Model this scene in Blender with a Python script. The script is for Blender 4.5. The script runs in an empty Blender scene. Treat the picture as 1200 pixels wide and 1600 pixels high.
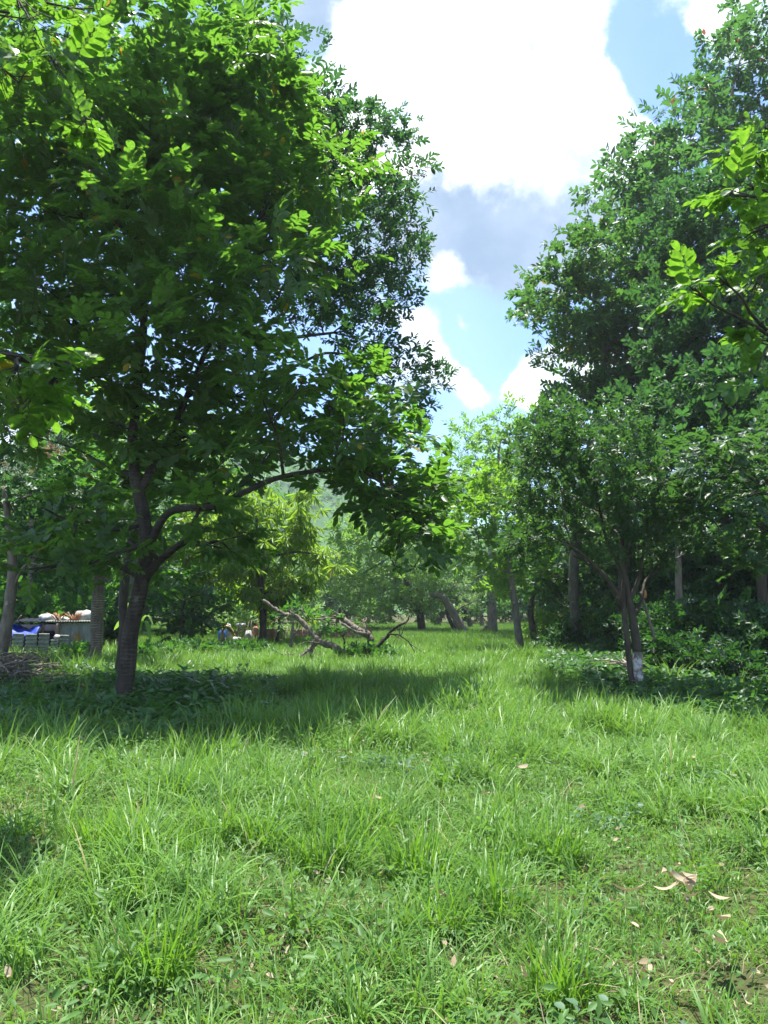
import bpy, math, random
import numpy as np
from mathutils import Matrix, Vector

random.seed(7)
RNG = np.random.default_rng(7)
S = bpy.context.scene
COL = S.collection
R = math.radians

# ------------------------------------------------------------------ camera
CAM_H = 1.6
HAZE = 0.00042
PITCH = math.atan(150 / 1200)          # horizon 150 px under the picture's middle
cd = bpy.data.cameras.new("camera")
cam = bpy.data.objects.new("camera", cd)
COL.objects.link(cam)
cam.location = (0, 0, CAM_H)
cam.rotation_euler = (math.pi / 2 + PITCH, 0, 0)
cd.sensor_fit = 'VERTICAL'
cd.sensor_height = 36
cd.lens = 27
cd.clip_start = 0.05
cd.clip_end = 3000
S.camera = cam

# ------------------------------------------------------------------ light
SUN_EL, SUN_AZ = R(77), R(-14)          # azimuth clockwise from +Y
sun_dir = Vector((math.sin(SUN_AZ) * math.cos(SUN_EL), math.cos(SUN_AZ) * math.cos(SUN_EL), math.sin(SUN_EL)))
sd = bpy.data.lights.new("sun", 'SUN')
sd.energy = 4.0
sd.angle = R(0.53)
sd.color = (1.0, 0.96, 0.88)
sun = bpy.data.objects.new("sun", sd)
COL.objects.link(sun)
sun.rotation_euler = (-sun_dir).to_track_quat('-Z', 'Y').to_euler()
sun.location = (0, 0, 60)

S.view_settings.view_transform = 'Standard'
S.view_settings.look = 'None'
S.view_settings.gamma = 1
S.view_settings.use_curve_mapping = False
S.view_settings.exposure = 1.74
S.render.engine = 'CYCLES'
S.cycles.max_bounces = 9
S.cycles.diffuse_bounces = 7
S.cycles.transmission_bounces = 4
S.cycles.glossy_bounces = 2
S.cycles.volume_bounces = 0
S.cycles.use_denoising = True
S.cycles.sample_clamp_indirect = 6


def px_dir(px, py):
    cx, cy = (px - 600) / 1200, (800 - py) / 1200
    return Vector((cx, math.cos(PITCH) - cy * math.sin(PITCH), math.sin(PITCH) + cy * math.cos(PITCH)))


def W(px, py, d):
    """the place at distance d (metres along Y) that the photo shows at px, py"""
    v = px_dir(px, py)
    return np.array((0, 0, CAM_H)) + np.array(v) * (d / v.y)


# ------------------------------------------------------------------ node helpers
def nd(nt, typ, **kw):
    n = nt.nodes.new(typ)
    for k, v in kw.items():
        if k == 'ins':
            for i, x in v.items():
                if isinstance(x, bpy.types.NodeSocket):
                    nt.links.new(x, n.inputs[i])
                else:
                    n.inputs[i].default_value = x
        else:
            setattr(n, k, v)
    return n


def maths(nt, op, a, b=0.0, clamp=False):
    return nd(nt, 'ShaderNodeMath', operation=op, use_clamp=clamp, ins={0: a, 1: b}).outputs[0]


def mixc(nt, f, a, b, blend='MIX'):
    n = nd(nt, 'ShaderNodeMix', data_type='RGBA', blend_type=blend)
    for i, x in ((0, f), (6, a), (7, b)):
        if isinstance(x, bpy.types.NodeSocket):
            nt.links.new(x, n.inputs[i])
        else:
            n.inputs[i].default_value = x if i == 0 else (*x[:3], 1)
    return n.outputs[2]


def maprange(nt, v, a, b, c=0.0, d=1.0, smooth=True):
    n = nd(nt, 'ShaderNodeMapRange', interpolation_type='SMOOTHSTEP' if smooth else 'LINEAR')
    nt.links.new(v, n.inputs[0])
    for i, x in ((1, a), (2, b), (3, c), (4, d)):
        n.inputs[i].default_value = x
    return n.outputs[0]


# ------------------------------------------------------------------ sky with cumulus
world = bpy.data.worlds.new("World")
S.world = world
world.use_nodes = True
wt = world.node_tree
wt.nodes.clear()
sky = nd(wt, 'ShaderNodeTexSky', sky_type='NISHITA', sun_disc=False, sun_elevation=SUN_EL, sun_rotation=SUN_AZ,
         air_density=1.0, dust_density=0.6, ozone_density=2.0)
tc = nd(wt, 'ShaderNodeTexCoord').outputs['Generated']
n1 = nd(wt, 'ShaderNodeTexNoise', ins={'Vector': tc, 'Scale': 7.0, 'Detail': 9.0, 'Roughness': 0.6}).outputs
n2 = nd(wt, 'ShaderNodeTexNoise', ins={'Vector': tc, 'Scale': 3.1, 'Detail': 5.0, 'Roughness': 0.5}).outputs
warp = nd(wt, 'ShaderNodeVectorMath', operation='SUBTRACT', ins={0: n1[1], 1: (0.5, 0.5, 0.5)}).outputs[0]
warp = nd(wt, 'ShaderNodeVectorMath', operation='SCALE', ins={0: warp, 3: 0.10}).outputs[0]
dirw = nd(wt, 'ShaderNodeVectorMath', operation='ADD', ins={0: tc, 1: warp}).outputs[0]


def blobs(lst):
    out = None
    for px, py, r, a in lst:
        c = px_dir(px, py).normalized()
        rr = r / 1200 / math.hypot(1, (px - 600) / 1200, (py - 800) / 1200)
        dist = nd(wt, 'ShaderNodeVectorMath', operation='DISTANCE', ins={0: dirw, 1: tuple(c)}).outputs[1]
        b = maprange(wt, dist, rr * 0.2, rr * 1.62, a, 0.0)
        out = b if out is None else maths(wt, 'ADD', out, b)
    return out


n3 = nd(wt, 'ShaderNodeTexNoise', ins={'Vector': tc, 'Scale': 21.0, 'Detail': 8.0, 'Roughness': 0.62}).outputs
white = blobs([(610, 90, 75, 1), (660, 130, 130, 1), (760, 190, 100, 1), (860, 170, 130, 1), (960, 180, 95, 1), (1010, 190, 60, .8),
               (880, 40, 110, .8), (1110, 30, 75, 1), (1190, 20, 80, .8), (700, 20, 120, .7), (850, 90, 40, -.25),
               (555, 190, 105, 1), (480, 230, 90, .8), (1030, 105, 62, -2.2), (1085, 130, 50, -1.4), (990, 50, 40, -1.2), (1020, 230, 50, 0.6),
               (695, 436, 30, .9), (755, 450, 36, .55), (648, 530, 40, 1), (615, 590, 60, 1), (690, 570, 32, .8), (725, 600, 48, 1), (750, 615, 25, .8),
               (730, 508, 13, .9), (845, 590, 50, 1), (885, 575, 50, 1), (830, 620, 30, .8), (960, 610, 70, .8),
               (690, 655, 60, -.8), (790, 520, 65, -1.2), (770, 580, 28, -.8)])
grey = blobs([(690, 320, 75, 1), (760, 330, 90, 1), (850, 330, 90, 1), (930, 320, 90, .9), (780, 395, 65, 1), (700, 390, 55, .8), (860, 400, 55, .9),
              (1010, 360, 90, .8), (600, 380, 90, .8), (480, 20, 80, 1), (540, 10, 60, .8), (650, 270, 60, .7), (900, 270, 60, .6), (800, 280, 70, .6)])
wide = maprange(wt, n2[0], 0.46, 0.66)
inview = nd(wt, 'ShaderNodeVectorMath', operation='DISTANCE', ins={0: tc, 1: tuple(px_dir(760, 380).normalized())}).outputs[1]
wide = maths(wt, 'MULTIPLY', wide, maprange(wt, inview, 0.40, 0.62))
wsum = maths(wt, 'ADD', maths(wt, 'MINIMUM', maths(wt, 'ADD', white, wide), 1.0), maths(wt, 'ADD', maths(wt, 'MULTIPLY', maths(wt, 'SUBTRACT', n1[0], 0.5), 1.35), maths(wt, 'MULTIPLY', maths(wt, 'SUBTRACT', n3[0], 0.5), 1.5)))
wmask = maths(wt, 'POWER', maprange(wt, wsum, 0.16, 1.15), 1.3)
gsum = maths(wt, 'ADD', grey, maths(wt, 'MULTIPLY', maths(wt, 'SUBTRACT', n1[0], 0.5), 0.7))
gmask = maprange(wt, gsum, 0.0, 1.15)
skyc = mixc(wt, 1.0, sky.outputs[0], (0.58, 0.72, 0.92), 'MULTIPLY')
thin = maprange(wt, n2[0], 0.25, 0.8, 0.0, 0.2)
skyc = mixc(wt, thin, skyc, (4.2, 5.2, 6.4))
gcol = mixc(wt, maprange(wt, n1[0], 0.32, 0.66), (1.15, 1.65, 2.4), (1.75, 2.25, 3.0))
cl = mixc(wt, gmask, skyc, gcol)
wcol = mixc(wt, maprange(wt, maths(wt, 'ADD', n2[0], maths(wt, 'MULTIPLY', n1[0], .6)), 0.66, 0.94), (3.2, 3.8, 4.2), (6.6, 6.7, 6.8))
cl = mixc(wt, wmask, cl, wcol)
bg = nd(wt, 'ShaderNodeBackground', ins={0: cl, 1: 0.1})
nd(wt, 'ShaderNodeOutputWorld', ins={0: bg.outputs[0]})


# ------------------------------------------------------------------ materials
def new_mat(name):
    m = bpy.data.materials.new(name)
    m.use_nodes = True
    nt = m.node_tree
    nt.nodes.clear()
    return m, nt


def leaf_mat(name, dark, light, trans, fac=0.42, rough=0.42, odd=None, odd_share=0.0, inst=False, spec=0.36, blem=False):
    m, nt = new_mat(name)
    a = nd(nt, 'ShaderNodeAttribute', attribute_name='var').outputs['Fac']
    if inst:
        rnd = nd(nt, 'ShaderNodeObjectInfo').outputs['Random']
        pos = nd(nt, 'ShaderNodeNewGeometry').outputs['Position']
        nz = nd(nt, 'ShaderNodeTexNoise', ins={'Vector': pos, 'Scale': 0.55, 'Detail': 3.0}).outputs[0]
        a = maths(nt, 'ADD', maths(nt, 'MULTIPLY', a, 0.5), maths(nt, 'MULTIPLY', maths(nt, 'ADD', rnd, maths(nt, 'MULTIPLY', nz, 2.0)), 0.25), True)
    c = mixc(nt, a, dark, light)
    t = mixc(nt, a, tuple(x * 0.75 for x in trans), trans)
    if odd:
        k = maprange(nt, a, 1 - odd_share, 1 - odd_share + 0.004)
        c = mixc(nt, k, c, odd)
        t = mixc(nt, k, t, tuple(x * 1.2 for x in odd))
    if blem:
        pos = nd(nt, 'ShaderNodeNewGeometry').outputs['Position']
        f = nd(nt, 'ShaderNodeTexNoise', ins={'Vector': pos, 'Scale': 28.0, 'Detail': 5.0, 'Roughness': 0.6}).outputs[0]
        c = mixc(nt, maprange(nt, f, 0.35, 0.7), mixc(nt, 1.0, c, (0.78, 0.8, 0.8), 'MULTIPLY'), mixc(nt, 1.0, c, (1.3, 1.15, 1.0), 'MULTIPLY'))
        t = mixc(nt, maprange(nt, f, 0.35, 0.7), mixc(nt, 1.0, t, (0.7, 0.75, 0.8), 'MULTIPLY'), mixc(nt, 1.0, t, (1.2, 1.05, 1.0), 'MULTIPLY'))
        k = maprange(nt, f, 0.70, 0.74)
        c = mixc(nt, k, c, (0.16, 0.11, 0.04))
        t = mixc(nt, k, t, (0.16, 0.11, 0.03))
    p = nd(nt, 'ShaderNodeBsdfPrincipled', ins={'Base Color': c, 'Roughness': rough, 'Specular IOR Level': spec})
    tr = nd(nt, 'ShaderNodeBsdfTranslucent', ins={0: t})
    mx = nd(nt, 'ShaderNodeMixShader', ins={0: fac, 1: p.outputs[0], 2: tr.outputs[0]})
    nd(nt, 'ShaderNodeOutputMaterial', ins={0: mx.outputs[0]})
    return m


def bark_mat(name, c1, c2, lichen=(0.32, 0.33, 0.27), rings=0.0, scale=9.0, lich=0.62):
    m, nt = new_mat(name)
    pos = nd(nt, 'ShaderNodeTexCoord').outputs['Object']
    st = nd(nt, 'ShaderNodeMapping', ins={0: pos, 3: (1, 1, 0.3)}).outputs[0]
    f = nd(nt, 'ShaderNodeTexNoise', ins={'Vector': st, 'Scale': scale, 'Detail': 8.0, 'Roughness': 0.68}).outputs[0]
    c = mixc(nt, maprange(nt, f, 0.3, 0.7), c1, c2)
    l = nd(nt, 'ShaderNodeTexNoise', ins={'Vector': pos, 'Scale': 3.2, 'Detail': 7.0, 'Roughness': 0.65}).outputs[0]
    c = mixc(nt, maprange(nt, l, lich, lich + 0.06, 0, 0.7), c, lichen)
    h = f
    if rings:
        w = nd(nt, 'ShaderNodeTexWave', wave_type='BANDS', bands_direction='Z', ins={'Vector': pos, 'Scale': 4.6, 'Distortion': 5.5, 'Detail': 5.0, 'Detail Scale': 1.6}).outputs['Fac']
        c = mixc(nt, maths(nt, 'MULTIPLY', maths(nt, 'MULTIPLY', maprange(nt, w, 0.7, 1.0), maprange(nt, l, 0.4, 0.6)), rings), c, lichen)
        h = maths(nt, 'ADD', f, maths(nt, 'MULTIPLY', w, 0.25))
    b = nd(nt, 'ShaderNodeBump', ins={'Strength': 0.8, 'Distance': 0.02, 'Height': h})
    p = nd(nt, 'ShaderNodeBsdfPrincipled', ins={'Base Color': c, 'Roughness': 0.85, 'Specular IOR Level': 0.2, 'Normal': b.outputs[0]})
    nd(nt, 'ShaderNodeOutputMaterial', ins={0: p.outputs[0]})
    return m


def plain_mat(name, c1, c2=None, scale=12.0, rough=0.7, bump=0.3, spec=0.3, detail=6.0, stretch=(1, 1, 1), metal=0.0, dirt=None, dirt_amt=0.55):
    m, nt = new_mat(name)
    pos = nd(nt, 'ShaderNodeTexCoord').outputs['Object']
    st = nd(nt, 'ShaderNodeMapping', ins={0: pos, 3: stretch}).outputs[0]
    f = nd(nt, 'ShaderNodeTexNoise', ins={'Vector': st, 'Scale': scale, 'Detail': detail, 'Roughness': 0.65}).outputs[0]
    c = mixc(nt, maprange(nt, f, 0.3, 0.7), c1, c2 or tuple(x * 0.7 for x in c1))
    if dirt:
        g = nd(nt, 'ShaderNodeTexNoise', ins={'Vector': pos, 'Scale': scale * 0.35, 'Detail': 8.0, 'Roughness': 0.7}).outputs[0]
        c = mixc(nt, maprange(nt, g, dirt_amt, dirt_amt + 0.12), c, dirt)
    b = nd(nt, 'ShaderNodeBump', ins={'Strength': bump, 'Distance': 0.01, 'Height': f})
    p = nd(nt, 'ShaderNodeBsdfPrincipled', ins={'Base Color': c, 'Roughness': rough, 'Specular IOR Level': spec, 'Metallic': metal, 'Normal': b.outputs[0]})
    nd(nt, 'ShaderNodeOutputMaterial', ins={0: p.outputs[0]})
    return m


M = {}
M['big'] = leaf_mat('broad leaf', (0.033, 0.08, 0.026), (0.066, 0.14, 0.034), (0.19, 0.46, 0.034), 0.48, 0.42, (0.34, 0.27, 0.03), 0.006, blem=True)
M['fresh'] = leaf_mat('fresh broad leaf', (0.035, 0.09, 0.025), (0.068, 0.15, 0.03), (0.21, 0.48, 0.028), 0.48, 0.40, (0.34, 0.27, 0.03), 0.006, blem=True)
M['small'] = leaf_mat('dark small leaf', (0.022, 0.06, 0.03), (0.042, 0.10, 0.038), (0.09, 0.26, 0.045), 0.34, 0.46)
M['tall'] = leaf_mat('tall tree leaf', (0.03, 0.07, 0.03), (0.058, 0.128, 0.038), (0.125, 0.32, 0.04), 0.38, 0.45, (0.30, 0.2, 0.03), 0.004)
M['droopy'] = leaf_mat('drooping leaf', (0.035, 0.085, 0.045), (0.06, 0.13, 0.05), (0.12, 0.32, 0.05), 0.36, 0.4, (0.25, 0.07, 0.05), 0.01)
M['citrus'] = leaf_mat('citrus leaf', (0.023, 0.06, 0.028), (0.044, 0.10, 0.038), (0.10, 0.26, 0.035), 0.34, 0.45)
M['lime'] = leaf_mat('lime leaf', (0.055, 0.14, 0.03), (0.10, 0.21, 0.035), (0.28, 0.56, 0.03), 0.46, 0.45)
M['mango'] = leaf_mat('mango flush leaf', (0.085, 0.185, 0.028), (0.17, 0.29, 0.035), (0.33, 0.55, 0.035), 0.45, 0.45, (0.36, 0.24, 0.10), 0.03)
M['mid'] = leaf_mat('mid green leaf', (0.03, 0.08, 0.03), (0.052, 0.13, 0.038), (0.12, 0.34, 0.03), 0.4, 0.48)
M['pale'] = leaf_mat('pale leaf', (0.10, 0.21, 0.055), (0.16, 0.29, 0.07), (0.28, 0.52, 0.07), 0.4, 0.5)
M['grey'] = leaf_mat('grey green leaf', (0.08, 0.15, 0.06), (0.13, 0.22, 0.085), (0.2, 0.38, 0.09), 0.35, 0.5)
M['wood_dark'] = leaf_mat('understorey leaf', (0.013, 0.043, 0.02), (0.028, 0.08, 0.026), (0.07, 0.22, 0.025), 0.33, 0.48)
M['dead'] = leaf_mat('dead leaf', (0.16, 0.10, 0.06), (0.26, 0.17, 0.10), (0.30, 0.18, 0.09), 0.35, 0.7)
M['cover'] = leaf_mat('ground cover leaf', (0.03, 0.085, 0.03), (0.062, 0.155, 0.042), (0.13, 0.34, 0.04), 0.34, 0.42, inst=True)
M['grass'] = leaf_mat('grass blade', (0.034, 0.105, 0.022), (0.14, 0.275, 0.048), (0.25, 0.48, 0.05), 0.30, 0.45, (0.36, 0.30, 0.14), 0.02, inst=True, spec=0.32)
M['sedge'] = leaf_mat('tall grass blade', (0.034, 0.11, 0.014), (0.11, 0.225, 0.032), (0.24, 0.50, 0.03), 0.36, 0.45, (0.36, 0.28, 0.10), 0.03, inst=True, spec=0.32)
M['weed'] = leaf_mat('weed leaf', (0.045, 0.12, 0.028), (0.11, 0.22, 0.05), (0.19, 0.40, 0.04), 0.4, 0.5, inst=True, spec=0.3)
M['bluish'] = leaf_mat('bluish weed leaf', (0.07, 0.14, 0.08), (0.11, 0.2, 0.11), (0.14, 0.3, 0.1), 0.35, 0.5, inst=True)
M['dry'] = leaf_mat('dry leaf', (0.20, 0.145, 0.085), (0.43, 0.36, 0.24), (0.26, 0.2, 0.11), 0.25, 0.8)
M['bark'] = bark_mat('grey brown bark', (0.024, 0.020, 0.015), (0.066, 0.056, 0.043), (0.15, 0.15, 0.125), 0.3)
M['bark_ring'] = bark_mat('ringed bark', (0.09, 0.072, 0.055), (0.19, 0.16, 0.125), (0.33, 0.31, 0.27), 0.9)
M['bark_dark'] = bark_mat('dark bark', (0.035, 0.03, 0.024), (0.09, 0.078, 0.062), (0.18, 0.18, 0.15))
M['bark_pale'] = bark_mat('pale bark', (0.11, 0.095, 0.075), (0.22, 0.195, 0.16), (0.36, 0.35, 0.32))
M['dead_wood'] = bark_mat('weathered dead wood', (0.07, 0.058, 0.046), (0.235, 0.205, 0.17), (0.40, 0.37, 0.32), scale=16.0, lich=0.58)


def whitewash_mat():
    m, nt = new_mat('whitewashed bark')
    pos = nd(nt, 'ShaderNodeTexCoord').outputs['Object']
    f = nd(nt, 'ShaderNodeTexNoise', ins={'Vector': pos, 'Scale': 9.0, 'Detail': 8.0, 'Roughness': 0.65}).outputs[0]
    c = mixc(nt, maprange(nt, f, 0.42, 0.60), (0.12, 0.10, 0.085), (0.46, 0.47, 0.46))
    p = nd(nt, 'ShaderNodeBsdfPrincipled', ins={'Base Color': c, 'Roughness': 0.8})
    nd(nt, 'ShaderNodeOutputMaterial', ins={0: p.outputs[0]})
    return m


M['whitewash'] = whitewash_mat()
M['metal'] = plain_mat('galvanised sheet', (0.36, 0.40, 0.43), (0.22, 0.25, 0.27), 5.0, 0.5, 0.15, 0.5, stretch=(1, 1, .3), dirt=(0.17, 0.12, 0.09))
M['ribbed'] = plain_mat('weathered ribbed sheet', (0.22, 0.25, 0.22), (0.13, 0.145, 0.12), 7.0, 0.65, 0.2, 0.3, dirt=(0.11, 0.085, 0.06), dirt_amt=.5)
M['tarp'] = plain_mat('blue tarpaulin', (0.01, 0.06, 0.48), (0.006, 0.035, 0.30), 6.0, 0.6, 0.5, 0.5)
M['dark_sheet'] = plain_mat('dark plastic sheet', (0.012, 0.016, 0.028), (0.026, 0.03, 0.042), 5.0, 0.85, 0.5, 0.1)
M['sack'] = plain_mat('white woven sack', (0.52, 0.52, 0.52), (0.27, 0.27, 0.27), 9.0, 0.7, 0.6, 0.3, dirt=(0.35, 0.27, 0.20), dirt_amt=.6)
M['cloth_pink'] = plain_mat('faded pink cloth', (0.55, 0.28, 0.24), (0.40, 0.18, 0.15), 9.0, 0.8)
M['orange'] = plain_mat('orange plastic', (0.48, 0.20, 0.07), (0.28, 0.12, 0.05), 9.0, 0.6)
M['blue_plastic'] = plain_mat('blue plastic', (0.05, 0.20, 0.62), (0.04, 0.14, 0.45), 9.0, 0.4)
M['timber'] = plain_mat('old timber', (0.25, 0.19, 0.145), (0.12, 0.09, 0.07), 14.0, 0.8, 0.5, stretch=(1, 1, 0.2))
M['stake'] = plain_mat('weathered stake', (0.38, 0.29, 0.24), (0.22, 0.16, 0.13), 14.0, 0.85, 0.5, stretch=(1, 1, 0.2))
M['bamboo'] = plain_mat('dry bamboo', (0.42, 0.31, 0.10), (0.30, 0.20, 0.07), 10.0, 0.6)


# ------------------------------------------------------------------ meshes
def mesh_np(name, V, polys, mat, var=None, smooth=False):
    me = bpy.data.meshes.new(name)
    V = np.asarray(V, np.float32)
    me.vertices.add(len(V))
    me.vertices.foreach_set('co', V.ravel())
    polys = [np.asarray(p, np.int32) for p in polys if len(p)]
    tot = np.concatenate([np.full(len(p), p.shape[1], np.int32) for p in polys])
    loops = np.concatenate([p.ravel() for p in polys])
    me.loops.add(len(loops))
    me.loops.foreach_set('vertex_index', loops)
    me.polygons.add(len(tot))
    me.polygons.foreach_set('loop_start', np.concatenate(([0], np.cumsum(tot)[:-1])).astype(np.int32))
    me.polygons.foreach_set('loop_total', tot)
    if smooth:
        me.polygons.foreach_set('use_smooth', np.ones(len(tot), bool))
    if var is not None:
        a = me.attributes.new('var', 'FLOAT', 'POINT')
        a.data.foreach_set('value', np.asarray(var, np.float32))
    me.update(calc_edges=True)
    if mat:
        me.materials.append(mat)
    return me


def link(name, me, parent=None, loc=None):
    o = bpy.data.objects.new(name, me)
    COL.objects.link(o)
    if parent is not None:
        o.parent = parent
    if loc is not None:
        o.location = loc
    return o


def tag(o, label=None, cat=None, group=None, kind=None):
    for k, v in (('label', label), ('category', cat), ('group', group), ('kind', kind)):
        if v:
            o[k] = v
    return o


def thing(name, label, cat, loc, group=None):
    o = bpy.data.objects.new(name, None)
    o.empty_display_size = 0.2
    COL.objects.link(o)
    o.location = loc
    return tag(o, label, cat, group)


def smooth_path(P, n=4):
    P = np.asarray(P, float)
    if len(P) < 3:
        t = np.linspace(0, 1, n + 1)[:, None]
        return P[0] * (1 - t) + P[-1] * t
    Q = np.vstack([2 * P[0] - P[1], P, 2 * P[-1] - P[-2]])
    out = []
    for i in range(1, len(Q) - 2):
        p0, p1, p2, p3 = Q[i - 1:i + 3]
        for t in np.arange(n) / n:
            out.append(0.5 * ((2 * p1) + (-p0 + p2) * t + (2 * p0 - 5 * p1 + 4 * p2 - p3) * t * t + (-p0 + 3 * p1 - 3 * p2 + p3) * t ** 3))
    out.append(P[-1])
    return np.array(out)


class MB:
    """collects swept tubes and loose shapes as one mesh"""

    def __init__(self):
        self.V, self.Q, self.T, self.n = [], [], [], 0

    def add(self, V, quads=(), tris=()):
        V = np.asarray(V, float)
        self.V.append(V)
        if len(quads):
            self.Q.append(np.asarray(quads) + self.n)
        if len(tris):
            self.T.append(np.asarray(tris) + self.n)
        self.n += len(V)

    def tube(self, P, rad, sides=7, rough=0.0, rng=RNG, cap=True):
        P, rad = np.asarray(P, float), np.asarray(rad, float)
        m = len(P)
        T = np.gradient(P, axis=0)
        T /= np.linalg.norm(T, axis=1)[:, None] + 1e-9
        ref = np.array((0.31, 0.93, 0.17))
        A = np.cross(T, ref)
        A /= np.linalg.norm(A, axis=1)[:, None] + 1e-9
        B = np.cross(T, A)
        th = np.arange(sides) / sides * 2 * math.pi
        rr = rad[:, None] * (1 + rough * rng.standard_normal((m, sides)))
        ring = P[:, None] + (A[:, None] * np.cos(th)[None, :, None] + B[:, None] * np.sin(th)[None, :, None]) * rr[..., None]
        i = np.arange(m - 1)[:, None] * sides
        j = np.arange(sides)[None]
        k = (j + 1) % sides
        q = np.stack([i + j, i + k, i + sides + k, i + sides + j], -1).reshape(-1, 4)
        V = ring.reshape(-1, 3)
        tr = []
        if cap:
            V = np.vstack([V, P[0], P[-1]])
            c0, c1, l = m * sides, m * sides + 1, (m - 1) * sides
            tr = [(c0, b, a) for a, b in zip(j[0], k[0])] + [(c1, l + a, l + b) for a, b in zip(j[0], k[0])]
        self.add(V, q, tr)

    def box(self, c, s, rot=0.0, tilt=0.0):
        h = np.asarray(s, float) / 2
        V = np.array([(x, y, z) for z in (-1, 1) for y in (-1, 1) for x in (-1, 1)], float) * h
        m = np.array(Matrix.Rotation(rot, 3, 'Z') @ Matrix.Rotation(tilt, 3, 'Y'))
        self.add(V @ m.T + np.asarray(c), [(0, 2, 3, 1), (4, 5, 7, 6), (0, 1, 5, 4), (2, 6, 7, 3), (0, 4, 6, 2), (1, 3, 7, 5)])

    def mesh(self, name, mat, smooth=True, var=None):
        V = np.vstack(self.V)
        return mesh_np(name, V, [np.vstack(x) for x in (self.Q, self.T) if x], mat, var, smooth)


# leaf templates: x along the leaf (length 1), y across (width 1), z up
def leaf_template(kind):
    if kind == 'fine':
        V = [(0, 0, 0)]
        for t, w, z in ((.10, .17, .0), (.28, .38, -.015), (.5, .49, -.03), (.72, .47, -.055), (.9, .27, -.09)):
            V += [(t, w, z + .11 * w), (t, 0, z), (t, -w, z + .11 * w)]
        V.append((1, 0, -.12))
        q = []
        for i in range(4):
            a = 1 + 3 * i
            q += [(a, a + 1, a + 4, a + 3), (a + 1, a + 2, a + 5, a + 4)]
        return np.array(V), np.array(q)[:, ::-1], np.array([(0, 2, 1), (0, 3, 2), (13, 14, 16), (14, 15, 16)])
    if kind == 'hex':
        V = [(0, 0, 0), (.3, .42, .05), (.68, .45, .02), (1, 0, -.10), (.68, -.45, .02), (.3, -.42, .05)]
        return np.array(V), np.array([(0, 3, 2, 1), (0, 5, 4, 3)]), np.zeros((0, 3), int)
    V = [(0, 0, 0), (.5, .5, .06), (1, 0, -.08), (.5, -.5, .06)]
    return np.array(V), np.zeros((0, 4), int), np.array([(0, 2, 1), (0, 3, 2)])


def unit(a):
    return a / (np.linalg.norm(a, axis=-1, keepdims=True) + 1e-9)


def leaf_frames(D, U):
    X = unit(D)
    Y = unit(np.cross(U, X))
    Z = np.cross(X, Y)
    return X, Y, Z


def leaves_mesh(name, L, mat, tmpl='hex', width=0.45):
    P, D, U, s, var = L
    tv, tq, tt = leaf_template(tmpl)
    X, Y, Z = leaf_frames(D, U)
    n, k = len(P), len(tv)
    V = P[:, None] + s[:, None, None] * (tv[None, :, 0, None] * X[:, None] + width * tv[None, :, 1, None] * Y[:, None] + tv[None, :, 2, None] * Z[:, None])
    off = np.arange(n)[:, None, None] * k
    polys = []
    if len(tq):
        polys.append((tq[None] + off).reshape(-1, 4))
    if len(tt):
        polys.append((tt[None] + off).reshape(-1, 3))
    return mesh_np(name, V.reshape(-1, 3), polys, mat, np.repeat(var, k))


def spray_template(kind, rng):
    P, D, U, s = [], [], [], []
    if kind == 'pinnate':
        n = 5
        for i in range(n):
            for sd_ in (-1, 1):
                t = 0.12 + 0.8 * i / n + 0.06 * sd_
                a = R(58 - 18 * i / n) * sd_
                P.append((t * 2.3, 0, -0.25 * t * t))
                D.append((math.cos(a), math.sin(a), -0.15 + rng.normal() * .1))
                U.append((rng.normal() * .25, rng.normal() * .25, 1))
                s.append(0.85 + 0.35 * math.sin(math.pi * (i + .6) / n))
        P.append((2.2, 0, -.25)); D.append((1, 0, -.25)); U.append((0, 0, 1)); s.append(1.05)
    elif kind == 'whorl':
        for i in range(9):
            a = i * 2.4
            t = 0.3 + 1.6 * i / 9
            P.append((t, 0, 0))
            D.append((0.75, math.cos(a), math.sin(a) * 0.8 + .15))
            U.append((-.35, -.2 * math.cos(a), 1))
            s.append(1.1 - 0.03 * i)
    elif kind == 'hang':
        for i in range(11):
            a = i * 2.4
            P.append((0.08 * math.cos(a), 0.08 * math.sin(a), -0.02 * i))
            D.append((0.55 * math.cos(a), 0.55 * math.sin(a), -0.75 + 0.06 * i))
            U.append((math.cos(a), math.sin(a), .6))
            s.append(0.85 + 0.3 * rng.random())
    return [np.array(x, float) for x in (P, D, U, s)]


TEMPL = {k: [spray_template(k, RNG) for _ in range(4)] for k in ('pinnate', 'whorl', 'hang')}


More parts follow.
